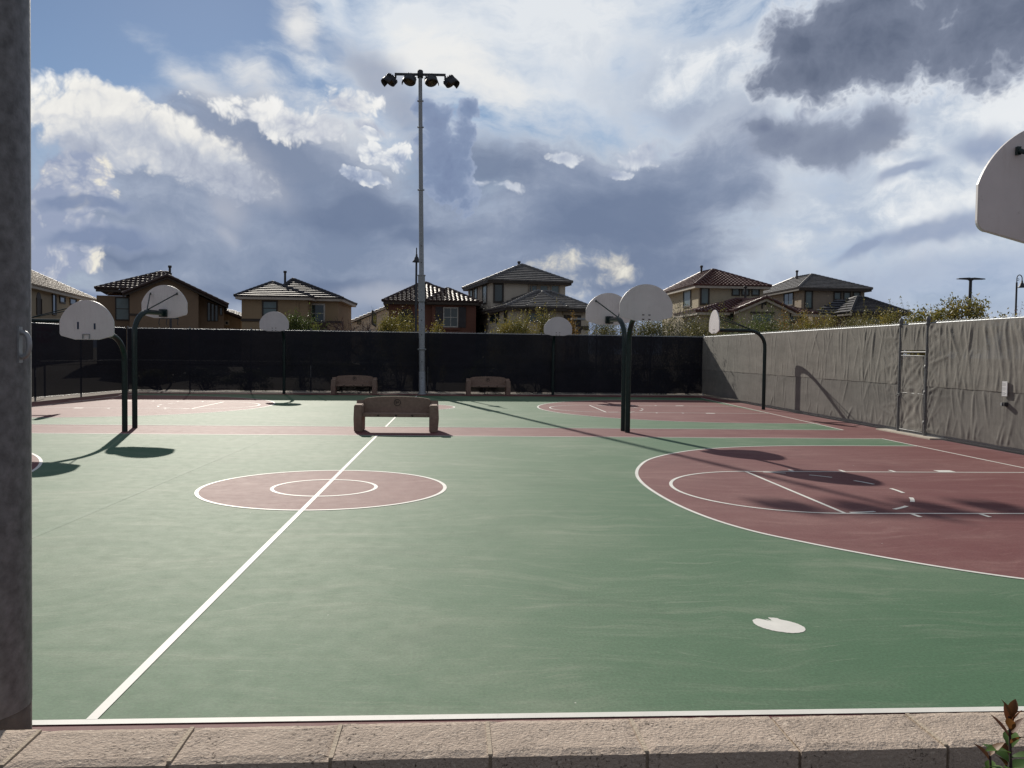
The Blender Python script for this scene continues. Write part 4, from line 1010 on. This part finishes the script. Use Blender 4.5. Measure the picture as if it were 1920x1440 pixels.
def sh(label, px, py, wpx, Y, leaf, **k):
    b_, h = place(px, py-(5 if py < 640 else 0), Y); r = wpx*(.58 if py < 640 else .5)*Y/F_PX
    return shrub('shrub', label, 'shrub', b_, h, r, min(r, 1.3), leaf, group=GS, **k)
sh('dense green shrub in front of the tan house, beside the small left backboard', 563, 587, 62, 46.5, 'leaf_green', n=3200, clumps=34, size=.11, shoots=6)
sh('yellow green shrub before the red brown house, left of the floodlight pole', 752, 591, 84, 46, 'leaf_yellow', n=3600, clumps=36, size=.10, shoots=10)
sh('small yellowish shrub just right of the floodlight pole', 815, 604, 32, 46, 'leaf_yellow', n=1300, clumps=16, size=.09, shoots=4)
sh('broad yellow green shrub before the low wing of the pale house', 972, 592, 96, 46, 'leaf_yellow', n=4200, clumps=40, size=.10, shoots=16)
sh('tall thin yellowish shrub with upright shoots before the pale house wing', 1024, 583, 34, 47, 'leaf_yellow', n=1500, clumps=20, size=.09, shoots=16, sparse=.8)
sh('brownish drooping shrub by the post lamp of the pale house', 1070, 592, 26, 47, 'leaf_orange', n=1300, clumps=18, size=.08, shoots=6)
sh('straw coloured shrub low under the paired centre backboards', 1150, 600, 92, 45.5, 'leaf_olive', n=3000, clumps=30, size=.09, shoots=14)
sh('broad straw coloured shrub right of the paired centre backboards', 1218, 596, 96, 45, 'leaf_olive', n=3600, clumps=36, size=.09, shoots=18)
sh('tall grey green shrub left of the tan house with the reddish roof', 1279, 580, 66, 48, 'leaf_grey', n=3400, clumps=34, size=.09, shoots=8)
sh('olive shrub behind the far right fence corner', 1322, 592, 76, 45, 'leaf_olive', n=2800, clumps=28, size=.09, shoots=10)
row = [(1386,597,64,'leaf_green','green'),(1440,592,60,'leaf_green','deep green'),(1492,593,52,'leaf_orange','orange tinted'),(1537,594,58,'leaf_yellow','yellowing'),(1590,592,56,'leaf_olive','olive'),(1640,596,56,'leaf_yellow','small yellow'),(1683,588,60,'leaf_yellow','bright yellow')]
where = ['behind the edge on backboard at the fence corner','below the front gable of the tan house','below the right end of the gabled wing','between the two right hand houses','before the low roof of the taupe house','under the window of the taupe house','beside the big feathery tree']
for i, (px, py, w, lf, cn) in enumerate(row): sh(f'{cn} shrub over the sunlit fence, {where[i]}', px, py-5, w*1.7, 46+(i % 3)*1.5, lf, n=3000, clumps=32, size=.10, shoots=9, seed=i)
sh('small reddish shrub beside the right hand bell lamp', 1903, 590, 46, 48, 'leaf_pink', n=900, clumps=14, size=.09, shoots=12, bark='bark_red', sparse=.8)
dark_spots = [(300,690,80,43.5),(385,684,90,44.5),(465,690,70,43.5),(640,672,80,44),(700,655,70,45.5),(905,668,80,44.5),(1010,672,90,43.8),(1105,665,80,44),(1180,668,80,44.4),(1245,690,60,43.8),(1290,672,50,44.5)]
wh = ['left of the first backboard pole pair','behind the left far corner of the court','left of the small left hoop pole','behind the left far bench','right of the left far bench','behind the right far bench','left of the small right hoop pole','right of the small right hoop pole','behind the paired centre poles','right of the paired centre poles','beside the right fence corner']
for i, (px, py, w, Y) in enumerate(dark_spots):
    sh(f'low shrub dimly seen through the far fence, {wh[i]}', px, py, w, Y, ['leaf_olive','leaf_grey','leaf_green'][i % 3], n=900, clumps=18, size=.12, seed=50+i)

def branch(st, lf, p, d, L, r, depth, rng, leafn, size, droop=0):
    q = p + d*L; m = p.lerp(q, .5) + Vector((rng.gauss(0,.05), rng.gauss(0,.05), rng.gauss(0,.03)))*L
    st.tube([p, m, q], [r, r*.8, r*.6], 6 if r > .03 else 4, caps=False)
    if depth == 0:
        for j in range(5): leaf_quads(lf, p.lerp(q, .3+.2*j), leafn, (.13,.13,.11), size, rng)
        return
    for k in range(rng.randint(2, 4)):
        dd = (d + Vector((rng.gauss(0,.5), rng.gauss(0,.5), rng.gauss(.02,.35)))).normalized()
        branch(st, lf, q if k < 2 else m, dd, L*rng.uniform(.55,.85), r*.6, depth-1, rng, leafn, size)
def tree(name, label, px, py_top, Y, leaf, bark, seed, trunks, depth, leafn, size, L0, cat='tree'):
    rng = random.Random(seed); b_, h = place(px, py_top, Y); root = thing(name, label, cat, b_)
    st, lf = MB(), MB()
    for k in range(trunks):
        a = 2*PI*k/max(1, trunks)+rng.uniform(-.4,.4); d = Vector((.42*math.cos(a), .42*math.sin(a), 1)).normalized() if trunks > 1 else Vector((0,0,1))
        branch(st, lf, Vector((.12*math.cos(a), .12*math.sin(a), 0)), d, L0*rng.uniform(.85,1.1), .09, depth, rng, leafn, size)
    zmax = max(v[2] for v in (lf.v or st.v)); f = h/zmax
    for mb in (st, lf): mb.v = [(x*f, y*f, z*f) for x, y, z in mb.v]
    st.build('trunk', M[bark], root, fix=False)
    if lf.v: lf.build('crown', M[leaf], root, fix=False)
    return root
tree('tree', 'big feathery yellow green tree rising over the sunlit fence at right', 1765, 545, 40, 'leaf_yellow', 'bark', 11, 5, 4, 6, .10, 1.3)
tree('bare_tree', 'leafless reddish twiggy tree left of the red brown house', 700, 568, 50, 'leaf_pink', 'bark_red', 4, 4, 5, 0, .08, 1.4)
tree('bare_tree', 'small leafless tree between the tan house and the low pale house', 662, 592, 54, 'leaf_pink', 'bark_red', 9, 3, 4, 0, .08, 1.2)

# ------------------------------------------------------------------ lamps and small posts beyond the fence
def bell_lamp(label, px, Y, py_top, bell_px, side):
    p = at(px, py_top, Y); root = thing('street_lamp', label, 'street lamp', (p.x,Y,0)); zt = p.z; zb = zt-.55
    b = MB(); b.tube([(0,0,-.1),(0,0,1.0),(0,0,1.02),(0,0,zb)], [.10,.095,.07,.055], 12); b.lathe([(.16,0),(.16,.5),(.11,.6),(.1,.7)], None, 12); b.build('pole', M['dark_metal'], root)
    hk = [(0,0,zb-.05),(0,0,zb+.25)] + [(side*(.17-.17*math.cos(PI*i/10)), 0, zb+.25+.22*math.sin(PI*i/10)) for i in range(1, 11)] + [(side*.34,0,zb+.12)]
    b = MB(); b.tube(hk, .028, 8); b.tube([(side*(.02+.06+.06*math.cos(t)),0,zb+.18+.06*math.sin(t)) for t in [PI+k*.5 for k in range(12)]], .014, 6); b.build('scroll_arm', M['dark_metal'], root)
    T = Matrix.Translation((side*.34,0,zb+.12))
    b = MB(); b.lathe([(.0,.02),(.05,.0),(.06,-.12),(.11,-.18),(.14,-.30),(.23,-.40),(.235,-.43),(.0,-.40)], T, 18); b.build('bell_shade', M['dark_metal'], root)
    return root
bell_lamp('dark bell shaded street lamp right beside the tall floodlight pole', 781, 46, 462, None, 0.02)
bell_lamp('dark bell shaded street lamp with a scroll arm at the far right edge', 1907, 50, 513, None, 1)
tp = at(1820,522,60); tl = thing('car_park_lamp', 'dark T shaped twin head area light rising behind the feathery tree', 'street lamp', (tp.x,60,0))
b = MB(); b.tube([(0,0,-.1),(0,0,tp.z-.1)], [.13,.11], 12); b.build('pole', M['dark_metal'], tl)
b = MB(); b.box(-.16,.16,-.1,.1,tp.z-.16,tp.z+.04); b.build('arm', M['dark_metal'], tl, bevel=.02)
for sx in (-1, 1):
    b = MB(); b.add([Vector((sx*x, y, tp.z+z)) for x, y, z in ((.161,-.2,-.10),(.161,.2,-.10),(.161,.2,.05),(.161,-.2,.05),(1.0,-.2,-.07),(1.0,.2,-.07),(1.0,.2,-.02),(1.0,-.2,-.02))], [(0,1,2,3),(4,5,6,7),(0,1,5,4),(2,3,7,6),(1,2,6,5),(0,3,7,4)]); b.build('lamp_head', M['dark_metal'], tl, bevel=.012)
pp = at(1083,597,49); pt = thing('post_lamp', 'dark post with a flat cap light in front of the pale house wing', 'lamp post', (pp.x,49,0))
b = MB(); b.box(-.13,.13,-.13,.13,-.1,pp.z-.1); b.build('post', M['dark_metal'], pt, bevel=.01); b = MB(); b.box(-.38,.42,-.3,.3,pp.z-.099,pp.z+.02); b.build('cap', M['galv'], pt, bevel=.02)
cp = at(320,598,47); ct = thing('trellis_post', 'dark post with a short pronged crossbar under the backboard seen from behind at left', 'post', (cp.x,47,0))
b = MB(); b.box(-.05,.05,-.05,.05,-.1,cp.z); b.build('post', M['dark_metal'], ct)
b = MB(); b.box(-.62,.42,-.03,.03,cp.z+.001,cp.z+.08)
for x in (-.6,-.2,.4): b.tube([(x,0,cp.z),(x-.04,0,cp.z-.25),(x+.02,0,cp.z-.36)], .022, 6)
b.build('crossbar', M['dark_metal'], ct)

# ------------------------------------------------------------------ small plant in the planter
pc = at(1893,1452,1.72); pt_ = thing('leafy_plant', 'small plant with glossy green leaves and red tips at the bottom right corner', 'plant', (pc.x,1.72,.5))
def leaf(b, base, d, L, W, curl=.25):
    d = d.normalized(); s_ = d.cross(Vector((0,0,1))).normalized(); n = s_.cross(d); vs = []
    prof = [(0,.06),(.15,.55),(.35,.95),(.55,1),(.75,.75),(.9,.36),(1,.0)]
    for t, w in prof:
        c = base + d*L*t + n*(-curl*L*t*t); vs += [c - s_*W*w*.5 + n*W*.16*w, c, c + s_*W*w*.5 + n*W*.16*w]
    fs = []
    for i in range(len(prof)-1): k = i*3; fs += [(k,k+1,k+4,k+3),(k+1,k+2,k+5,k+4)]
    b.add(vs, fs, True)
ztop = at(1893,1345,1.72).z - .5
st, lg, lr = MB(), MB(), MB(); rng = random.Random(8)
stalk = [Vector((.005*math.sin(i), .004*math.cos(i*1.3), ztop*i/10)) for i in range(11)]
st.tube(stalk, [.006-.00035*i for i in range(11)], 8)
for k in range(26):
    t = 1-.34*(k/25)**1.2/ztop*.8; p = Vector((0,0,ztop*t)); a = k*2.4+.6; top = k < 8
    up = 2.6-k*.22 if top else .75-.02*k
    leaf(lr if top else lg, p, Vector((math.cos(a), math.sin(a), up)), (.044+.0015*k if top else .058+.0009*k)*rng.uniform(.85,1.15), .021 if top else .032, .08 if top else .35)
for k in range(3):
    q = Vector((-.05+.055*k, rng.uniform(-.04,.05), ztop*(.90-.03*k))); st.tube([(0,0,ztop*.5),(q.x*.7,q.y*.7,ztop*.7),q], [.004,.0035,.0025], 6)
    for j in range(9):
        a = j*2.4+k; p = Vector((q.x,q.y,q.z-.012*j)); leaf(lr if j < 2 else lg, p, Vector((math.cos(a), math.sin(a), 1.5 if j < 2 else .5)), .042, .022, .25)
st.build('stem', M['bark_red'], pt_, fix=False); lg.build('leaves', M['leaf_plant'], pt_, fix=False); lr.build('red_leaves', M['leaf_redtip'], pt_, fix=False)

# ------------------------------------------------------------------ sky: Nishita blue with procedural cloud layers laid out by azimuth and elevation
SUN_AZ, SUN_EL = -15.5, 26.2
world = bpy.data.worlds.new('World'); scene.world = world; world.use_nodes = True
t = NT(world.node_tree); bg = t.n['Background']; bg.inputs['Strength'].default_value = .1
sky = t.node('ShaderNodeTexSky', sky_type='NISHITA'); sky.sun_disc = False
sky.sun_elevation = math.radians(SUN_EL); sky.sun_rotation = math.radians(SUN_AZ); sky.altitude = 600; sky.air_density = 1.0; sky.dust_density = .15; sky.ozone_density = 2.5
D = t.vmath('NORMALIZE', t.node('ShaderNodeTexCoord').outputs['Generated'])
sp = t.node('ShaderNodeSeparateXYZ'); t.set(sp.inputs[0], D)
az = t.math('MULTIPLY', t.math('ARCTAN2', sp.outputs[0], sp.outputs[1]), 5.7296)
el = t.math('MULTIPLY', t.math('ARCSINE', sp.outputs[2]), 5.7296)
cb = t.node('ShaderNodeCombineXYZ'); t.set(cb.inputs[0], az); t.set(cb.inputs[1], el); P = P0 = cb.outputs[0]
def tex2(vec, scale, detail, rough=.55, out='Fac', seed=0):
    n = t.node('ShaderNodeTexNoise', noise_dimensions='2D'); t.set(n.inputs['Vector'], t.vmath('ADD', vec, (seed, seed*1.7, 0)))
    n.inputs['Scale'].default_value = scale; n.inputs['Detail'].default_value = detail; n.inputs['Roughness'].default_value = rough
    return n.outputs[out]
cen = lambda v: t.vmath('SUBTRACT', v, (.5,.5,.5))
wa, wb = cen(tex2(P, .55, 2, .5, 'Color')), cen(tex2(P, 2.6, 3, .6, 'Color', 5))
W1 = t.vmath('ADD', P, t.vmath('ADD', t.vmath('SCALE', wa, scale=.55), t.vmath('SCALE', wb, scale=.14)))
W2 = t.vmath('ADD', P, t.vmath('ADD', t.vmath('SCALE', wa, scale=.10), t.vmath('SCALE', wb, scale=.17)))
NS = t.math('SUBTRACT', tex2(t.mapping(W1, rot=(0,0,.5), scale=(.55,1.5,1)), 1.2, 7, .6, seed=2), .5)     # streaky, soft
NF = t.math('SUBTRACT', tex2(W2, 2.4, 8, .62, seed=9), .5)                                                     # lumpy
vo = t.node('ShaderNodeTexVoronoi', voronoi_dimensions='2D'); t.set(vo.inputs['Vector'], W2); vo.inputs['Scale'].default_value = 4.2
vo.inputs['Detail'].default_value = 3; vo.inputs['Roughness'].default_value = .62; vo.inputs['Lacunarity'].default_value = 2.2
NP = t.math('SUBTRACT', t.math('MULTIPLY', NF, .5), t.math('MULTIPLY_ADD', vo.outputs['Distance'], .75, -.30))  # billows
K = 57.2958/F_PX/10
def field(vec, blobs, soft=.25):
    out = None
    for b in blobs:
        cx, cy, rx, ry = b[:4]; rot = b[4] if len(b) > 4 else 0; w = b[5] if len(b) > 5 else 1
        a, e = azel(cx, cy)
        m = t.mapping(vec, (a/10, e/10, 0), (0,0,math.radians(rot)), (rx*K, ry*K, 1), 'TEXTURE')
        f = t.math('MULTIPLY_ADD', t.vmath('LENGTH', m), -w, w)
        if out is None: out = f
        else:
            n = t.node('ShaderNodeMath', operation='SMOOTH_MAX'); t.set(n.inputs[0], out); t.set(n.inputs[1], f); n.inputs[2].default_value = soft; out = n.outputs[0]
    return out
def lin(c): return tuple(10*x for x in srgb(*c))
def layer(prev, blobs, vec, lo, hi, stops, s=0, f=0, p=0, alpha=1, shade=(0,0,0), vert=None):
    """cloud layer: blob field plus streaky (s), lumpy (f) and billow (p) noise; coloured by its thickness, or from base to top (vert)"""
    tiny = t.vmath('SCALE', prev, scale=1e-9)                  # chains the layers one after the other (small shader stack)
    vec = t.vmath('ADD', vec, tiny); d = field(vec, blobs)
    for nz, k in ((NS, s), (NF, f), (NP, p)):
        if k: d = t.math('MULTIPLY_ADD', nz, k, d)
    cd = d
    if vert:
        sx = t.node('ShaderNodeSeparateXYZ'); t.set(sx.inputs[0], vec)
        cd = t.math('MULTIPLY_ADD', sx.outputs[1], vert[1], .74-vert[1]*azel(vert[2] if len(vert) > 2 else 960, vert[0])[1]/10)
        cd = t.math('MULTIPLY_ADD', d, -.35, cd)
    for nz, ks in ((NS, shade[0]), (NF, shade[1]), (NP, shade[2])):
        if ks: cd = t.math('MULTIPLY_ADD', nz, ks, cd)
    m = t.smooth(d, lo, hi)
    if alpha != 1: m = t.math('MULTIPLY', m, alpha)
    return t.mix(m, prev, t.ramp(cd, [(q, lin(k)) for q, k in stops]))
c = t.mix(1.0, sky.outputs[0], (.56,.585,.62), 'MULTIPLY')
# thin high veil, upper middle and right
c = layer(c, [(1050,60,470,330),(1500,300,760,460),(1120,230,500,230),(790,90,260,170,-40),(620,10,150,50,-50,.8)], W1, -.05, .5,
          [(.0,(160,184,212)),(.3,(184,199,219)),(.7,(212,220,230)),(1,(230,234,238))], s=1.7, f=.4, alpha=.95, shade=(1.2,.3,0))
c = layer(c, [(470,245,230,40,-30),(640,290,260,100,-24),(380,185,120,26,-35,.7),(900,170,240,80,-20),(560,60,90,60,-50)], W1, .0, 1.0, [(0,(206,216,227)),(.6,(240,239,236))], s=2.2, f=.5, alpha=.85)
c = layer(c, [(720,150,150,60,-30),(780,210,130,70,-30),(1330,150,150,90)], W1, .0, .9, [(0,(186,193,208)),(.6,(152,161,181))], s=.8, alpha=.8)
# right hand bright field
c = layer(c, [(1700,380,400,220,12,.85),(1480,450,230,150,25,.6),(1850,250,260,160,0,.85),(1300,160,300,120,0,.5)], W1, .0, .6, [(0,(160,175,200)),(.3,(176,189,208)),(.65,(202,211,223)),(1.0,(234,237,240))], s=1.5, f=1.0, alpha=.92, shade=(1.2,1.0,0))
c = layer(c, [(1760,560,480,95,4),(1560,580,280,80),(1850,660,400,80)], W1, .0, .6, [(0,(190,202,219)),(.35,(164,178,203)),(.7,(176,190,212))], s=1.2, f=.5, alpha=.85, shade=(1.4,.4,0))
c = layer(c, [(1730,440,140,28,14),(1610,470,90,18,20),(1830,300,70,34,0),(1690,340,70,16,10),(1870,400,80,20,10)], W1, -.1, .7, [(0,(178,191,211)),(.5,(146,160,187))], s=1, f=.6, alpha=.85)
c = layer(c, [(1830,330,110,30,10,.7),(1780,385,120,26,14,.7),(1560,440,80,60,30,.6),(1860,210,100,30,10,.7)], W1, .0, 1.0, [(0,(212,220,229)),(1,(242,243,243))], s=1.4, f=1.0, alpha=.6)
# storm body
c = layer(c, [(640,480,720,230),(340,440,330,200),(1090,420,380,240),(900,640,1200,200),(150,640,500,120),(560,330,330,110,-14),(1330,330,230,130,20),(1120,310,360,110)], W1, -.05, .55,
          [(.0,(190,198,210)),(.2,(164,174,193)),(.5,(142,154,177)),(.9,(124,138,164))], s=.8, f=.3, alpha=.97, shade=(1.0,.45,.15))
c = layer(c, [(1180,400,320,150,10),(1190,500,280,90,20),(900,330,200,90),(210,462,150,24),(560,530,320,30),(820,440,130,40),(700,400,200,60)], W1, .0, .8, [(0,(130,144,169)),(.7,(108,123,151))], s=.9, f=.2, alpha=.8)
c = layer(c, [(440,400,50,60,60),(430,440,40,30),(760,560,200,40),(380,580,200,40),(480,330,120,60,-30)], W1, .0, 1, [(0,(150,160,184)),(.5,(184,188,200))], s=.8, f=.5, alpha=.6)
# bright cumulus along the top left of the storm
c = layer(c, [(205,232,175,62,-8),(330,280,200,66,-18),(425,318,100,56,-38),(205,192,110,34,-8),(110,224,80,20),(190,275,120,50)], W2, .0, .36,
          [(.1,(154,163,184)),(.36,(190,196,208)),(.6,(234,233,230)),(.85,(248,246,240)),(1,(252,251,247))], s=.7, f=.7, p=.38, shade=(.4,.6,.4), vert=(276,1.1,280))
c = layer(c, [(560,232,190,44,-8),(650,200,80,42),(690,240,60,24)], W2, .0, .36, [(.0,(168,176,196)),(.35,(214,217,223)),(.6,(244,243,240)),(1,(250,249,247))], s=.5, f=.5, p=.7, alpha=.92, shade=(.2,.7,.8), vert=(240,.7,600))
c = layer(c, [(140,345,64,76,50),(105,390,86,56),(110,436,110,30),(95,482,86,50),(165,320,48,54),(75,440,60,66)], W2, -.14, .16, [(.1,(152,163,188)),(.38,(186,191,204)),(.6,(232,228,218)),(.9,(248,244,230))], s=.4, f=.55, p=.6, shade=(.2,1.0,1.1), vert=(400,.22,120))
c = layer(c, [(170,402,110,16),(200,448,130,18),(140,520,100,18)], W1, .0, .6, [(0,(168,178,199)),(.6,(126,141,171))], s=.6, f=.5, alpha=.85)
# blue grey towers beside the lamp pole, small white puffs
c = layer(c, [(828,225,40,46,0),(835,290,64,70,0),(884,206,32,30),(872,255,38,44),(850,340,90,80),(808,205,30,26)], W2, -.02, .16, [(.0,(158,171,196)),(.3,(130,146,176)),(.8,(118,133,165))], f=.35, p=.6, alpha=.92, shade=(.5,.4,0))
c = layer(c, [(702,290,32,30),(745,290,44,36),(662,326,40,16),(690,338,60,18),(692,252,24,18)], W2, -.02, .2, [(.0,(140,154,182)),(.3,(176,186,205)),(.52,(232,234,236)),(.8,(246,246,244))], f=.4, p=.65, alpha=.95, shade=(0,.7,.8), vert=(310,1.0,700))
c = layer(c, [(945,352,70,15,-6),(905,346,34,14)], W2, -.05, .45, [(.0,(160,172,197)),(.4,(206,212,223)),(.8,(236,238,240))], f=.7, p=.8, alpha=.85, shade=(0,.5,.5), vert=(356,1.0,940))
c = layer(c, [(1056,293,46,16),(1205,282,88,26,6),(1150,316,44,14),(1268,276,36,14),(1215,268,50,20)], W2, -.06, .3, [(.1,(150,162,188)),(.45,(196,203,216)),(.75,(232,235,238)),(1,(244,245,245))], f=.5, p=.75, alpha=.95, shade=(0,.6,.6), vert=(296,1.2,1180))
# big dark clouds at right
c = layer(c, [(1670,75,290,135,8),(1870,60,270,140,12),(1520,140,130,66,10),(1500,100,90,76),(1620,20,200,90)], W2, .0, .32,
          [(.0,(212,219,229)),(.16,(222,227,234)),(.28,(166,174,190)),(.46,(122,131,151)),(.95,(98,108,129))], s=.45, f=.26, p=.34, shade=(.5,.25,.0))
c = layer(c, [(1575,268,165,76,5),(1490,255,120,62),(1640,240,80,62),(1430,240,60,30)], W2, -.02, .45, [(.05,(196,204,217)),(.3,(164,173,192)),(.55,(134,144,165)),(1,(116,126,150))], s=.4, f=.3, p=.36, alpha=.93, shade=(.3,.3,-.2))
# bright break over the houses
c = layer(c, [(1090,490,120,34,-4,.62),(1130,520,150,32,8,.6),(1080,545,100,28,0,.55),(1150,565,120,24,0,.5)], W2, .0, .8, [(.1,(196,204,216)),(.5,(236,231,217)),(1,(250,246,232))], s=2.4, f=1.9, p=.3, alpha=.85, shade=(.5,.8,0))
c = layer(c, [(1230,570,260,36)], W1, .0, .8, [(0,(178,191,212)),(.6,(150,168,198))], s=.8, f=.5, alpha=.7)
# the rest of the sky dome (outside the picture): broken grey cloud
away = t.smooth(t.math('ABSOLUTE', az), 3.9, 5.0)
high = t.smooth(el, 2.5, 3.4)
rest = t.math('MAXIMUM', away, high)
cl = t.ramp(t.noise(t.mapping(D, scale=(1,1,2)), 2.2, 8, .55), [(.35, lin((120,145,185))), (.52, lin((190,200,215))), (.75, lin((150,158,175)))])
c = t.mix(rest, c, t.vmath('MULTIPLY', cl, (.50,.475,.45)))
t.set(bg.inputs['Color'], c)
world.cycles.sampling_method = 'MANUAL'; world.cycles.sample_map_resolution = 256

sl = bpy.data.lights.new('sun', 'SUN'); sl.energy = 4.8; sl.angle = math.radians(.53); sl.color = (1.0,.93,.82)
so = bpy.data.objects.new('sun', sl); col.objects.link(so)
a, e = math.radians(SUN_AZ), math.radians(SUN_EL)
dirv = Vector((math.sin(a)*math.cos(e), math.cos(a)*math.cos(e), math.sin(e)))
so.rotation_euler = dirv.to_track_quat('Z', 'Y').to_euler(); so.location = dirv*60

# ------------------------------------------------------------------ camera and view
cd = bpy.data.cameras.new('camera'); cd.sensor_fit = 'HORIZONTAL'; cd.sensor_width = 36; cd.lens = 36*F_PX/1920; cd.clip_start = .05; cd.clip_end = 6000
co = bpy.data.objects.new('camera', cd); col.objects.link(co)
rot = Matrix((( _r.x, _u.x, -_f.x), (_r.y, _u.y, -_f.y), (_r.z, _u.z, -_f.z)))
co.matrix_world = Matrix.Translation((0,0,CAM_H)) @ rot.to_4x4()
scene.camera = co
scene.view_settings.view_transform = 'Standard'; scene.view_settings.look = 'None'
scene.view_settings.exposure = 0; scene.view_settings.gamma = 1; scene.view_settings.use_curve_mapping = False
scene.cycles.max_bounces = 6; scene.cycles.transparent_max_bounces = 12
